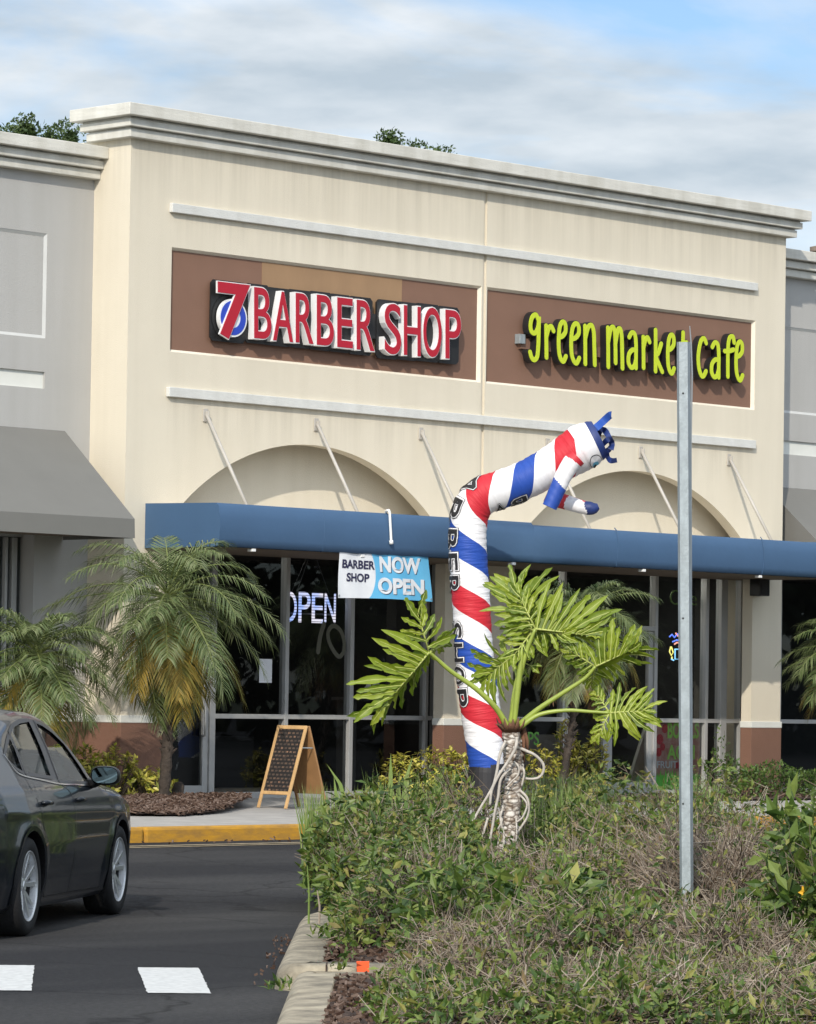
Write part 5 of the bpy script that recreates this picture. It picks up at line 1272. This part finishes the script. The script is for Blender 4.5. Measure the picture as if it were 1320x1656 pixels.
class Tube:
    """a soft tube along a path of photo points at one depth; s in photo pixels from its start"""
    def __init__(s, pts, wid, depth=0.0, step=3.0):
        P = smooth2([tuple(p) for p in pts], 8); Wd = smooth2([(w, 0) for w in wid], 8)
        s.p = []; s.w = []; acc = 0; L_ = [0]
        for a, b in zip(P[:-1], P[1:]): L_.append(L_[-1]+sqrt((a[0]-b[0])**2+(a[1]-b[1])**2))
        s.len = L_[-1]; n = max(6, int(s.len/step)); k = 0; s.n = n
        for i in range(n+1):
            q = s.len*i/n
            while k < len(L_)-2 and L_[k+1] < q: k += 1
            t = (q-L_[k])/max(1e-9, L_[k+1]-L_[k])
            s.p.append(Vector((lerp(P[k][0], P[k+1][0], t), lerp(P[k][1], P[k+1][1], t)))); s.w.append(lerp(Wd[k][0], Wd[k+1][0], t))
        s.dep = depth if hasattr(depth, '__len__') else (depth, depth)
    def at(s, q, th, dr=0.0):
        f = max(0, min(.9999, q/s.len))*s.n; k = int(f); t = f-k
        p = s.p[k].lerp(s.p[k+1], t); w = lerp(s.w[k], s.w[k+1], t)
        a = s.p[max(0, k-1)]; b = s.p[min(s.n, k+2)]; d = (b-a).normalized(); tg = R3*d.x - U3*d.y
        sd = tg.cross(B3).normalized()
        wr = 1 + .012*sin(q*.55+2*sin(th*2)) + .010*sin(q*.23+th*3)
        return PD(p.x, p.y, DT+lerp(s.dep[0], s.dep[1], q/s.len)) + (B3*cos(th)+sd*sin(th))*(w*KP*wr+dr)
    def mesh(s, mb, nth=36, cap=True, m=0):
        i0 = len(mb.v)
        if mb.uv is None: mb.uv = []
        for i in range(s.n+1):
            q = s.len*i/s.n
            for j in range(nth+1):
                th = -pi + 2*pi*j/nth; mb.v.append(s.at(q, th)); mb.uv.append((q + max(0, q-430)*.13, th))
        for i in range(s.n):
            for j in range(nth):
                a = i0+i*(nth+1)+j; mb.f.append((a, a+nth+1, a+nth+2, a+1)); mb.m.append(m)
        if cap:
            for e in (0, s.n):
                c = len(mb.v); q = s.len*e/s.n; mb.v.append(sum((s.at(q, -pi+2*pi*j/12) for j in range(12)), Vector())/12); mb.uv.append((q, 0))
                for j in range(nth): mb.f.append((c, i0+e*(nth+1)+j, i0+e*(nth+1)+j+1)); mb.m.append(m)
tm = thing('tube_man', 'striped red white and blue inflatable tube man bent over above the canopy', 'tube man', PD(787, 1266, DT))
body = Tube([(787,1243),(784,1205),(778,1155),(772,1105),(767,1055),(764,1005),(761,955),(758,905),(757,862),(762,826),(780,803),(808,792),(838,781),(868,767),(897,751),(925,734),(946,721),(970,709)],
            [28,30,32,32,31,30.5,31,30.5,30,31,31,31,31,31.5,33,36,37,30])
ST_ = stripes('tube_stripes', 176.0, 90-22, 120/(2*pi)*1.0)
mb = MB(); body.mesh(mb); mb.build('body', ST_, tm, smooth=True)
LB = body.len
hd = MB(); NTH = 36                                                # white head with a blue cap band
def patch(t, q0f, q1f, th0, th1, dr, mat_, name, nq=14, nt=40, par=tm):
    g = MB(); g.grid(lambda u, v: t.at(lerp(q0f(lerp(th0, th1, v)), q1f(lerp(th0, th1, v)), u), lerp(th0, th1, v), dr), nq, nt)
    return g.build(name, mat_, par, smooth=True)
M['tm_white'] = mat('tube_white', (.74, .73, .74), .55, bump=.15, bscale=12)
M['tm_blue'] = mat('tube_blue', (.018, .065, .33), .55)
M['tm_navy'] = mat('tube_navy', (.012, .030, .14), .55)
M['tm_black'] = mat('tube_black', (.015, .014, .016), .6)
M['tm_red'] = mat('tube_red', (.50, .022, .035), .55)
patch(body, lambda th: LB-37, lambda th: LB-9, -pi, pi, .006, M['tm_white'], 'head')
patch(body, lambda th: LB-11, lambda th: LB-.1, -pi, pi, .009, M['tm_navy'], 'cap_band', nq=4)
g = MB(); c = sum((body.at(LB, -pi+2*pi*j/12) for j in range(12)), Vector())/12
for j in range(36): g.tri(c+R3*.02, body.at(LB, -pi+2*pi*j/36, .008), body.at(LB, -pi+2*pi*(j+1)/36, .008))
g.build('head_top', M['tm_navy'], tm)
def ell(name, qc, tc, rq, rt, dr, m, tilt=0.0):
    g = MB(); n = 28; cpt = body.at(qc, tc, dr); i = 0; g.v.append(cpt); 
    for k in range(n):
        a = 2*pi*k/n; x, y = rq*cos(a), rt*sin(a); g.v.append(body.at(qc + x*cos(tilt)-y*30*sin(tilt), tc + y*cos(tilt)+x/30*sin(tilt), dr))
    for k in range(n): g.f.append((0, 1+k, 1+(k+1) % n)); g.m.append(0)
    g.build(name, m, tm)
ell('eye_rim', LB-25, .98, 12.5, .42, .010, M['tm_black']); ell('eye_white', LB-25, .98, 11.6, .385, .014, M['tm_white'])
ell('iris', LB-27, 1.12, 7, .20, .018, mat('iris', (.12, .45, .62), .5)); ell('pupil', LB-30, 1.2, 4.2, .12, .022, M['tm_black'])
def tletters(items, th0, th1):
    for ch, sc, hs in items:
        layers = []
        for off, dr, m in ((.055, .006, M['tm_black']), (.040, .010, M['tm_white']), (.012, .014, M['tm_black'])):
            x0, x1, y0, y1 = bounds(ch); v, f = glyph(ch, 0, off, 3)
            bm_ = bmesh.new(); vs = [bm_.verts.new(p) for p in v]
            for q in f:
                try: bm_.faces.new([vs[k] for k in q])
                except ValueError: pass
            bmesh.ops.triangulate(bm_, faces=bm_.faces); bmesh.ops.subdivide_edges(bm_, edges=bm_.edges, cuts=2, use_grid_fill=True)
            g = MB(); bm_.verts.index_update()
            for p in bm_.verts:
                u = (p.co.x-x0)/(x1-x0); w = (p.co.y-y0)/(y1-y0)
                g.v.append(body.at(sc + hs*(.5-u)*2, lerp(th0, th1, w), dr))
            g.f = [tuple(x.index for x in q.verts) for q in bm_.faces]; g.m = [0]*len(g.f); bm_.free(); layers.append((g, m))
        o = layers[0][0].build('letter_border', layers[0][1], tm); layers[1][0].build('letter_outline', layers[1][1], o); layers[2][0].build('letter', layers[2][1], o)  # first layer is a black border printed outside the white outline
tletters([('P', 119, 13), ('O', 155, 14), ('H', 191, 14), ('S', 226, 12.5), ('R', 300, 14), ('E', 337, 13), ('B', 373, 13.5), ('R', 412, 14), ('A', 446, 13)], -1.68, -.62)
tletters([('B', 500, 13), ('A', 470, 8)], 1.62, .80)
armN = Tube([(934,739),(922,752),(909,775),(899,798),(889,820)], [15,14.5,13.5,13,12], (-.33, -.36), 1.0)
mb = MB(); armN.mesh(mb, 20)
for k in range(len(mb.f)):
    q = mb.uv[mb.f[k][0]][0]; th = mb.uv[mb.f[k][0]][1]
    mb.m[k] = 0 if q < 9+2*sin(th) else (1 if q < 52-6*sin(th) else 2)
mb.build('arm', [M['tm_red'], M['tm_white'], M['tm_blue']], tm, smooth=True)
armF = Tube([(884,800),(902,808),(922,814),(942,820),(958,822),(968,819)], [12,12.5,12,11,10.5,5], (.10, .06), 1.0)
mb = MB(); armF.mesh(mb, 20)
for k in range(len(mb.f)):
    q, th = mb.uv[mb.f[k][0]]
    mb.m[k] = 0 if q < 36-5*cos(th) else (2 if q > 66+4*sin(th*2) else (0 if abs(th-(-1.7+.012*(q-40))) < .22 and q > 44 else 1))
mb.build('arm', [M['tm_red'], M['tm_white'], M['tm_navy']], tm, smooth=True)
def strandr(path, w0, m, dep=0.0, tw=.6):
    P = smooth2(path, 5); g = MB(); n = len(P)
    for i in range(n-1):
        def e(k):
            p = PD(P[k][0], P[k][1], DT+dep+.05*sin(k*.5)); a = Vector(P[max(0, k-1)]); b = Vector(P[min(n-1, k+1)]); d = (b-a).normalized(); nn = R3*d.y + U3*d.x
            an = tw*sin(k*.35); return p, (nn*cos(an)+F3*sin(an)).normalized()*w0*KP
        p, s = e(i); q, z = e(i+1); g.quad(p-s, q-z, q+z, p+s)
    return g.build('hair_strand', m, tm, smooth=True)
strandr([(952,693),(957,696),(966,690),(975,682),(986,672),(989,671)], 6.0, mat('tube_blue_lit', (.03, .10, .42), .55), -.1, .2)
strandr([(966,712),(968,703),(971,696),(977,695),(983,703),(988,712),(990,720),(988,727)], 5.0, M['tm_navy'])
strandr([(970,728),(976,718),(983,711),(987,709)], 4.6, M['tm_navy'], -.06)
strandr([(969,738),(977,732),(985,727),(990,719)], 4.6, M['tm_navy'], .05)
strandr([(981,734),(984,741),(989,745),(998,744)], 4.6, M['tm_navy'], -.05)
bw = MB(); c = PD(787, 1254, DT); M0 = Matrix.Translation((c.x, c.y, 0)); gz = walk_z(c.y)
bw.ring((c.x, c.y, gz), (0, 0, 1), [(0, .0), (.21, .0), (.215, .04), (.215, .40), (.205, .50), (.19, .50)], 28); bw.box(-.26, .26, -.26, .26, gz+.001, gz+.10, 0, M0)
b_ = bw.build('blower', M['tm_black'], tm, bevel=.01)
bw = MB(); bw.tube([(c.x-.10, c.y-.24, gz+.30), (c.x-.04, c.y-.25, gz+.42), (c.x+.08, c.y-.24, gz+.42), (c.x+.14, c.y-.22, gz+.30)], .012, 6); bw.build('carry_handle', M['galv'], b_)
# ================================================================== MENU BOARD
af = thing('menu_board', 'wooden folding menu board standing on the pavement before the barber window', 'sign board', (.55, -1.9, .36))
M['pine'] = mat('pine_wood', (.52, .32, .14), .65, var=.18, scale=8, stretch=(2, 2, .4))
M['pine_panel'] = mat('board_panel_wood', (.30, .16, .065), .7, var=.12, scale=5)
M['slate'] = mat('chalk_board', (.022, .019, .018), .6, col2=(.05, .04, .035), scale=18)
FL = PY(417, 1312, -1.62); g0 = walk_z(-1.8); FL.z = g0; AWd, ASp = .47, .60
tz = PY(475, 1174, -1.85).z
def AF(u, w, d=0.0):                                  # front leaf faces along the pavement to the left; u across, w up
    n = Vector((-(tz-g0), 0, ASp/2)).normalized()
    return Vector((FL.x + w*ASp/2, FL.y - u*AWd, lerp(g0, tz, w))) + n*d
def AB(u, w, d=0.0):
    n = Vector((tz-g0, 0, ASp/2)).normalized()
    return Vector((FL.x + ASp*(1-w/2)+.012, FL.y - u*AWd, lerp(g0+.004, tz-.004, w))) + n*d
def bar(mb, u0, u1, w0, w1, d0, d1, fn=AF):
    q = [(u0, w0), (u1, w0), (u1, w1), (u0, w1)]; i = len(mb.v)
    mb.v += [fn(a, b, d1) for a, b in q] + [fn(a, b, d0) for a, b in q]
    for z in ((0,1,2,3),(7,6,5,4),(0,4,5,1),(1,5,6,2),(2,6,7,3),(3,7,4,0)): mb.f.append(tuple(i+k for k in z)); mb.m.append(0)
f = MB(); bar(f, 0, .075, 0, 1, 0, .022); bar(f, .925, 1, 0, 1, 0, .022); bar(f, .0751, .9249, .955, 1, 0, .021); bar(f, .0751, .9249, .165, .205, 0, .021)
f.build('front_frame', M['pine'], af, bevel=.003)
def menu():
    m = bpy.data.materials.new('chalked_menu'); m.use_nodes = True; t = m.node_tree; b = t.nodes['Principled BSDF']; l = t.links.new
    c = N(t, 'ShaderNodeTexCoord'); sx = N(t, 'ShaderNodeSeparateXYZ'); l(c.outputs['Object'], sx.inputs[0]); cx = N(t, 'ShaderNodeCombineXYZ'); l(sx.outputs[1], cx.inputs[0]); l(sx.outputs[2], cx.inputs[1])
    k = N(t, 'ShaderNodeTexBrick'); k.inputs['Scale'].default_value = 1; k.inputs['Brick Width'].default_value = .062; k.inputs['Row Height'].default_value = .042; k.inputs['Mortar Size'].default_value = .0135; k.inputs['Mortar Smooth'].default_value = .3
    k.inputs['Color1'].default_value = (.13, .085, .06, 1); k.inputs['Color2'].default_value = (.05, .04, .035, 1); k.inputs['Mortar'].default_value = (.016, .014, .014, 1); l(cx.outputs[0], k.inputs['Vector'])
    n = N(t, 'ShaderNodeTexNoise'); n.inputs['Scale'].default_value = 16; l(c.outputs['Object'], n.inputs[0]); r = N(t, 'ShaderNodeValToRGB'); r.color_ramp.elements[0].position = .60; r.color_ramp.elements[1].position = .66
    r.color_ramp.elements[0].color = (1, 1, 1, 1); r.color_ramp.elements[1].color = (2.6, 2.1, 1.8, 1); mm = N(t, 'ShaderNodeMixRGB', blend_type='MULTIPLY'); mm.inputs[0].default_value = 1
    l(k.outputs['Color'], mm.inputs[1]); l(n.outputs['Fac'], r.inputs[0]); l(r.outputs[0], mm.inputs[2]); l(mm.outputs[0], b.inputs['Base Color']); b.inputs['Roughness'].default_value = .6
    return m
f = MB(); bar(f, .07, .93, .19, .97, .002, .012); pnl = f.build('front_panel', menu(), af)
f = MB(); bar(f, 0, .075, 0, 1, 0, .022, AB); bar(f, .925, 1, 0, 1, 0, .022, AB); bar(f, .0751, .9249, .17, .975, .004, .016, AB); f.build('rear_leaf', M['pine_panel'], af, bevel=.003)
for u in (.03, .97):
    f = MB(); f.tube([AF(u, .74, -.005), AB(u, .74, -.005)], .007, 6); f.build('stay', M['galv'], af)
# ================================================================== STEEL POST
po = thing('steel_post', 'tall bare galvanised sign post rising out of the dry shrubs', 'post', UV(1.66, 22.95, .12))
Dp = 22.95; kp = Dp/FPX
f = MB()
def px(x, y, d=0): return PD(x, y, Dp+d)
def sweep(mb, top, bot, prof, cap=True):             # prof: (right px, depth m)
    i = len(mb.v); n = len(prof)
    for (x, y) in (top, bot):
        for a, d in prof: mb.v.append(px(x+a, y, d))
    for k in range(n):
        j = (k+1) % n; mb.f.append((i+k, i+j, i+n+j, i+n+k)); mb.m.append(0)
    if cap: mb.f.append(tuple(i+k for k in range(n))); mb.m.append(0)
sweep(f, (1098.3, 553), (1104, 1600), [(0, .0), (14, .0), (14.4, .004), (18.6, .055), (18.2, .058), (13.6, .006), (.6, .006), (-3, .05), (-3.6, .05)])
f.build('channel', M['galv'], po)
f = MB(); i = 0; pr = [(1115.0, 1116.4, 527), (1117.0, 1119.2, 556), (1118.4, 1121.0, 606), (1117.8, 1120.2, 650), (1117.0, 1119.0, 720), (1118, 1119.6, 1000), (1121, 1122.5, 1600)]
for a, b, y in pr: f.v += [px(a, y, .055), px(b, y, .075), px(b, y, .079), px(a, y, .059)]
for k in range(len(pr)-1):
    for j in range(4):
        f.f.append((k*4+j, k*4+(j+1) % 4, k*4+4+(j+1) % 4, k*4+4+j)); f.m.append(0)
f.f.append((0, 1, 2, 3)); f.m.append(0)
f.build('flange', mat('galv_bright', (.48, .49, .48), .5, metal=.3), po)
f = MB()
for y in (636, 1000, 1300): f.ring(px(1105, y, -.001), -F3, [(0, .001), (.006, .001), (.006, 0)], 10)
f.build('bolt_hole', M['black'], po)
# ================================================================== TWISTED TREE PHILODENDRON
DP = 29.0; kq = DP/FPX
def Q(x, y, d=0.0): return PD(x, y, DP+d)
ph = thing('tree_philodendron', 'tree philodendron with pale twisted trunk, hanging roots and huge split leaves before the tube man', 'plant', Q(822, 1450))
def bark():
    m = bpy.data.materials.new('scarred_bark'); m.use_nodes = True; t = m.node_tree; b = t.nodes['Principled BSDF']; l = t.links.new
    c = N(t, 'ShaderNodeTexCoord'); mp_ = N(t, 'ShaderNodeMapping'); mp_.inputs['Scale'].default_value = (15, 15, 30); l(c.outputs['Object'], mp_.inputs[0])
    v = N(t, 'ShaderNodeTexVoronoi', feature='DISTANCE_TO_EDGE'); v.inputs['Scale'].default_value = 1; l(mp_.outputs[0], v.inputs['Vector'])
    n = N(t, 'ShaderNodeTexNoise'); n.inputs['Scale'].default_value = 22; n.inputs['Detail'].default_value = 6; l(c.outputs['Object'], n.inputs[0])
    r = N(t, 'ShaderNodeValToRGB'); e = r.color_ramp.elements; e[0].position = .03; e[0].color = (.22, .18, .15, 1); e[1].position = .20; e[1].color = (.62, .58, .52, 1)
    r2 = N(t, 'ShaderNodeValToRGB'); r2.color_ramp.elements[0].color = (.45, .38, .32, 1); r2.color_ramp.elements[1].color = (1, 1, 1, 1); r2.color_ramp.elements[0].position = .38; r2.color_ramp.elements[1].position = .58
    mm = N(t, 'ShaderNodeMixRGB', blend_type='MULTIPLY'); mm.inputs[0].default_value = 1
    l(v.outputs['Distance'], r.inputs[0]); l(n.outputs['Fac'], r2.inputs[0]); l(r.outputs[0], mm.inputs[1]); l(r2.outputs[0], mm.inputs[2]); l(mm.outputs[0], b.inputs['Base Color']); b.inputs['Roughness'].default_value = .9
    bu = N(t, 'ShaderNodeBump'); bu.inputs['Strength'].default_value = .8; bu.inputs['Distance'].default_value = .02; l(v.outputs['Distance'], bu.inputs['Height']); l(bu.outputs[0], b.inputs['Normal'])
    return m
M['scar'] = bark()
M['root'] = mat('aerial_root', (.44, .40, .35), .85, var=.22, scale=25)
M['petiole'] = mat('leaf_stalk', (.27, .33, .055), .4, var=.15, scale=6)
M['vein'] = mat('leaf_vein', (.40, .44, .12), .5)
M['phil'] = leafmat('split_leaf', [(.10,.155,.012),(.17,.24,.018),(.25,.32,.026),(.30,.35,.04)], .45, .35, .4)
M['sheath'] = mat('brown_sheath', (.14, .065, .035), .85, var=.3, scale=14)
tr = MB(); r = random.Random(3)
path = smooth2([(818,1470),(820,1390),(823,1340),(829,1290),(831,1245),(829,1210),(827,1180)], 6); wd = smooth2([(21,0),(18.5,0),(16,0),(15,0),(14.5,0),(14.5,0),(12.5,0)], 6)
tr.tube([Q(*p) for p in path], [w[0]*kq*(1+.09*sin(i*1.9)+.05*sin(i*3.7)) for i, w in enumerate(wd)], 20)
for k in range(70):                                       # raised eye shaped scars
    i = r.randint(8, len(path)-3); p = Q(*path[i]); a = r.uniform(0, 2*pi); d = (R3*cos(a)+F3*sin(a)); w = wd[i][0]*kq
    tr.ring(p+d*w*.93, d, [(0, .016), (.013, .014), (.020, .004), (.024, 0)], 8)
tr.build('trunk', M['scar'], ph, smooth=True)
zr = lambda a, b: (740+a/6.9, 1150+b/6.9)
roots = [([(540,330),(475,480),(435,700),(400,830),(330,960),(262,1070),(120,1320)], 3.2, -.14), ([(665,290),(645,420),(560,570),(460,720),(385,880),(362,1050)], 3.4, -.17), ([(590,640),(485,760),(455,950),(422,1100),(385,1320),(350,1500)], 3.1, -.15),
         ([(690,410),(780,450),(870,495),(950,580),(962,660),(920,735),(840,758),(750,752)], 3.2, -.02), ([(630,560),(685,630),(672,720),(600,790),(540,860)], 2.0, -.12), ([(725,620),(745,700),(715,840)], 2.6, -.06),
         ([(690,880),(770,960),(795,1060),(780,1180),(700,1310),(640,1400)], 2.8, -.06), ([(700,940),(775,1040),(730,1180),(660,1240)], 2.2, -.10), ([(470,1120),(490,1260),(520,1400),(505,1560)], 2.8, -.14), ([(655,1190),(660,1350),(645,1490)], 2.0, -.13), ([(340,1190),(300,1330),(265,1440)], 2.8, -.12), ([(510,1070),(480,1180),(500,1220),(450,1320)], 2.2, -.14)]
for pts, w, d in roots:
    g = MB(); P = smooth2([zr(*q) for q in pts], 5); n = len(P); g.tube([Q(p[0], p[1], d*(1 if 2 < i else .7)) for i, p in enumerate(P)], [w*kq*.80*(1-.25*i/n) for i in range(n)], 8); g.build('aerial_root', M['root'], ph, smooth=True)
g = MB()
for k in range(16):
    a = k*2.4; b0 = Q(827, 1184)+(R3*cos(a)+F3*sin(a))*.05; g.tube([b0, b0+(R3*cos(a)*.05+F3*sin(a)*.05)+U3*.05, b0+(R3*cos(a)*.07+F3*sin(a)*.06)+U3*r.uniform(.06, .13)], [.022, .018, .003], 6, flat=.4)
for (a, b) in ((848, 1190), (852, 1210), (846, 1225)): g.tube([Q(846, 1175, .04), Q(a, b-12, .03), Q(a+2, b+8, .03)], [.02, .022, .006], 6, flat=.4)
g.build('sheath', M['sheath'], ph, smooth=True)
def lobe(mb, vb, o, d, n, l, w, r, droop):
    d = d.normalized(); s = d.cross(n).normalized(); K = 12; c = []; ph_ = r.uniform(0, 6)
    bend = r.uniform(-.5, .5); l *= r.uniform(.82, 1.12); n = (n + s*r.uniform(-.45, .45) + d*r.uniform(-.2, .2)).normalized(); s = d.cross(n).normalized()
    prev = None; i0 = len(mb.v)
    for k in range(K+1):
        t = k/K; p = o + d*l*t + s*bend*l*t*t*.5 - n*droop*l*t*t + n*.03*l*sin(pi*t)
        ww = w*(.42+.75*sin(pi*min(1, .10+.80*t)))*(1+.34*sin(ph_+t*17+1.3*sin(t*9+ph_))) * (1 if t < .93 else .35)
        if k == K: ww = .001
        c.append(p); up = n*ww*.30
        mb.v += [p - s*ww*.5 + up + n*ww*.16*sin(t*23+ph_), p, p + s*ww*.5 + up + n*ww*.16*sin(t*21+ph_+1)]
    for k in range(K):
        a = i0+k*3; mb.f += [(a, a+1, a+4, a+3), (a+1, a+2, a+5, a+4)]; mb.m += [0, 0]
    vb.tube([q + n*.001 for q in c[:-2]], [.0055*(1-.7*k/K) for k in range(K-1)], 4, 0, caps=False)
def bigleaf(stalk, e1, sides, L_, lob, basal, seed, w=.062, dep=(0, 0), sr=.019, droop=.22, K=10):
    r = random.Random(seed); e1 = e1.normalized()
    sp = smooth2(stalk, 5); kk = len(sp)
    st_ = MB(); st_.tube([Q(p[0], p[1], lerp(dep[0], dep[1], i/(kk-1))) for i, p in enumerate(sp)], [sr*(1.25-.6*i/(kk-1)) for i in range(kk)], 10)
    st_.build('leaf_stalk', M['petiole'], ph, smooth=True)
    J = Q(stalk[-1][0], stalk[-1][1], dep[1]); mb = MB(); vb = MB()
    N0 = None
    for sgn, e2 in enumerate(sides):
        e2 = (e2 - e1*e2.dot(e1)).normalized(); n = e1.cross(e2).normalized()
        if n.dot(B3*.7+U3*.7) < 0: n = -n
        if N0 is None: N0 = n
        def mid(t): return J + e1*L_*t - N0*droop*.6*L_*t*t
        prof = []
        for i in range(K):
            t = .03 + .87*i/(K-1); an = radians(lerp(84, 26, i/(K-1)))+r.uniform(-.10, .10)
            l = lob*(.50+.60*sin(pi*min(1, .25+.62*t)))*r.uniform(.80, 1.12)
            d = e1*cos(an)+e2*sin(an)
            lobe(mb, vb, mid(t), d, n, l, w*r.uniform(.8, 1.2), r, droop*r.uniform(.4, 1.2)); prof.append((t, d, l))
        for (t0, d0, l0), (t1, d1, l1) in zip(prof[:-1], prof[1:]):
            i0 = len(mb.v); mb.v += [mid(t0)-n*.002, mid(t1)-n*.002, mid(t1)+d1*l1*.24-n*(.004+droop*.6*l1*.06), mid(t0)+d0*l0*.24-n*(.004+droop*.6*l0*.06)]
            mb.f.append((i0, i0+1, i0+2, i0+3)); mb.m.append(0)
        # the basal half blade hangs on a strong vein of its own that runs back from the stalk
        bd = (-e1*.55 + e2*.84).normalized(); bl = lob*.85
        vb.tube([J, J+bd*bl*.5-n*droop*bl*.1, J+bd*bl-n*droop*bl*.4], [.008, .006, .002], 5)
        for i in range(basal):
            for q in (1, -1):
                t = .12 + .80*i/max(1, basal-1); an = radians(lerp(72, 24, i/max(1, basal-1)))*q + r.uniform(-.1, .1)
                e3 = bd.cross(n).normalized()*(-1 if bd.cross(n).dot(e1) < 0 else 1)
                d = bd*cos(an)+e3*sin(an)
                if q == 1 and i == 0: continue
                lobe(mb, vb, J+bd*bl*t-n*droop*bl*.4*t*t, d, n, lob*.62*(1-.35*t)*r.uniform(.85, 1.12), w*.85*r.uniform(.8, 1.15), r, droop*r.uniform(.4, 1))
    vb.tube([mid(k/10) for k in range(10)], [.009*(1-.75*k/10) for k in range(10)], 5)
    lobe(mb, vb, mid(.93), e1, N0, lob*.5, w*1.1, r, droop)
    lf = mb.build('leaf', M['phil'], ph, smooth=True); vb.build('leaf_vein', M['vein'], lf, smooth=True)
bigleaf([(822,1178),(803,1146),(770,1114),(730,1086),(707,1066),(694,1055)], -R3*.62-U3*.76+B3*.15, [-R3*.75+U3*.62+B3*.25, R3*.30+U3*.10-B3*.85], .52, .38, 6, 1, .046, (-.05, -.25), .019, .14)
bigleaf([(826,1172),(836,1118),(850,1060),(866,1017)], R3*.95-U3*.10+B3*.2, [U3*1.0+R3*.10-B3*.15, -U3*.25+R3*.1-B3*.9], .42, .35, 6, 2, .042, (0, -.05), .019, .16)
bigleaf([(826,1172),(832,1118),(846,1060),(862,1020)], -R3*.35+U3*.85-B3*.3, [-R3*.85-U3*.25+B3*.3, R3*.8+U3*.25+B3*.4], .36, .31, 5, 7, .040, (.02, .03), .014, .18)
bigleaf([(840,1172),(872,1146),(910,1121),(945,1098),(963,1078)], R3*.86+U3*.40+B3*.25, [-R3*.25+U3*.95+B3*.1, R3*.45-U3*.40-B3*.7], .30, .26, 5, 3, .038, (0, -.1), .018, .18, 8)
bigleaf([(842,1176),(872,1156),(915,1149),(955,1151),(986,1153)], R3*.75+U3*.08+B3*.30, [U3*.85-R3*.05-B3*.3, -U3*.85+R3*.25+B3*.2], .27, .22, 5, 4, .034, (-.03, -.05), .016, .24, 8)
bigleaf([(832,1172),(838,1120),(834,1085),(828,1062)], -R3*.55-U3*.45-B3*.3, [-R3*.4+U3*.8, R3*.3-U3*.6+B3*.4], .28, .24, 3, 5, .036, (.08, .22), .012, .3, 7)
g = MB(); P = smooth2([(832,1170),(837,1120),(842,1075),(845,1043)], 5); g.tube([Q(p[0], p[1], -.04) for p in P], [.017+.006*sin(pi*i/(len(P)-1))-.014*(i/(len(P)-1))**4 for i in range(len(P))], 8); g.build('furled_leaf', M['petiole'], ph, smooth=True)
# ================================================================== TREES BEHIND THE ROOF
M['tree_leaf'] = leafmat('tree_leaf', [(.030,.055,.018),(.05,.085,.022),(.08,.12,.03),(.045,.07,.03)], .6, .2)
M['trunk'] = mat('tree_trunk', (.12, .09, .065), .95, var=.3, scale=4)
def tree(label, px_, top, D, rad, hh, n, seed, group='trees behind the shops', ls=.22):
    r = random.Random(seed); T = PD(px_, top, D); base = Vector((T.x, T.y, 0)); t = thing('tree', label, 'tree', base, group)
    k = MB(); k.tube([base, base+Vector((.15, 0, T.z*.4)), Vector((T.x, T.y, T.z-hh*.5)), Vector((T.x, T.y, T.z-.4))], [.30, .24, .16, .03], 8)
    lf = MB(); cl = []
    for q in range(34):
        a = r.uniform(0, 2*pi); z = r.uniform(0, 1); rr = rad*sqrt(max(.02, 1-(2*z-1)**2))*r.uniform(.45, 1)
        cl.append((Vector((T.x+rr*cos(a), T.y+rr*sin(a), T.z-hh*(1-z)-.25)), r.uniform(.25, .5)*rad*.75))
    cl.append((Vector((T.x, T.y, T.z-.25)), .35))
    for c, cr in cl:
        k.tube([Vector((T.x, T.y, max(2.0, c.z-1.2))), c], [.06, .02], 4, caps=False)
        for q in range(n):
            d = rdir(r, .2); p = c + d*cr*r.uniform(.5, 1.05); p.z = min(p.z, T.z); leaf(lf, p, rdir(r, .3), rdir(r, .5), ls*r.uniform(.6, 1.3), ls*.5)
    k.build('trunk', M['trunk'], t, smooth=True); lf.build('crown', M['tree_leaf'], t)
tree('dark tree crown showing over the left grey parapet', 42, 189, 78, .42, 3.0, 170, 61, ls=.11)
tree('lower crown at the left photo edge over the grey parapet', 14, 204, 79, .32, 2.6, 150, 66, ls=.11)
tree('second small dark crown over the left grey parapet nearer the cream block', 86, 204, 80, .36, 2.8, 170, 62, ls=.11)
tree('yellow green crown peeping out just left of the white cornice end', 113, 197, 76, .34, 2.6, 180, 63, ls=.10)
tree('dark rounded crown showing above the middle of the cream roofline', 631, 212, 84, .50, 3.0, 240, 64, ls=.11)
tree('low crown just clearing the roofline right of the rounded one', 674, 231, 86, .42, 3.0, 200, 65, ls=.11)
tree('last low crown of the row above the middle of the roofline', 714, 239, 88, .48, 3.0, 200, 67, ls=.11)
# unseen trees added across the car park so the shop glass mirrors dark
r = random.Random(99); lf = MB()
for k in range(150):
    a = lerp(-1.75, .35, k/149); D = r.uniform(62, 82); c = Vector((6+D*cos(a), -6+D*sin(a), r.uniform(1.5, 6.0)))
    for q in range(130):
        d = rdir(r, .1); p = c + Vector((d.x*3.0, d.y*3.0, d.z*2.8)); p.z = max(.1, p.z); leaf(lf, p, rdir(r, .2), rdir(r, .4), 1.1*r.uniform(.6, 1.2), .7)
o = lf.build('added_wood', leafmat('far_leaf', [(.016,.022,.014),(.026,.034,.020),(.036,.042,.026)], .8, .1, .1)); o['kind'] = 'stuff'
# small vent on the right parapet
v = PY(1319, 404, 1.6); g = MB(); g.ring((v.x, 1.6, 7.4), (0, 0, 1), [(.05, 0), (.05, v.z-7.44), (.08, v.z-7.42), (.08, v.z-7.36), (0, v.z-7.34)], 16)
tag(g.build('roof_vent', M['soffit'], smooth=False), 'small round vent poking over the right grey parapet at the photo edge', 'vent')
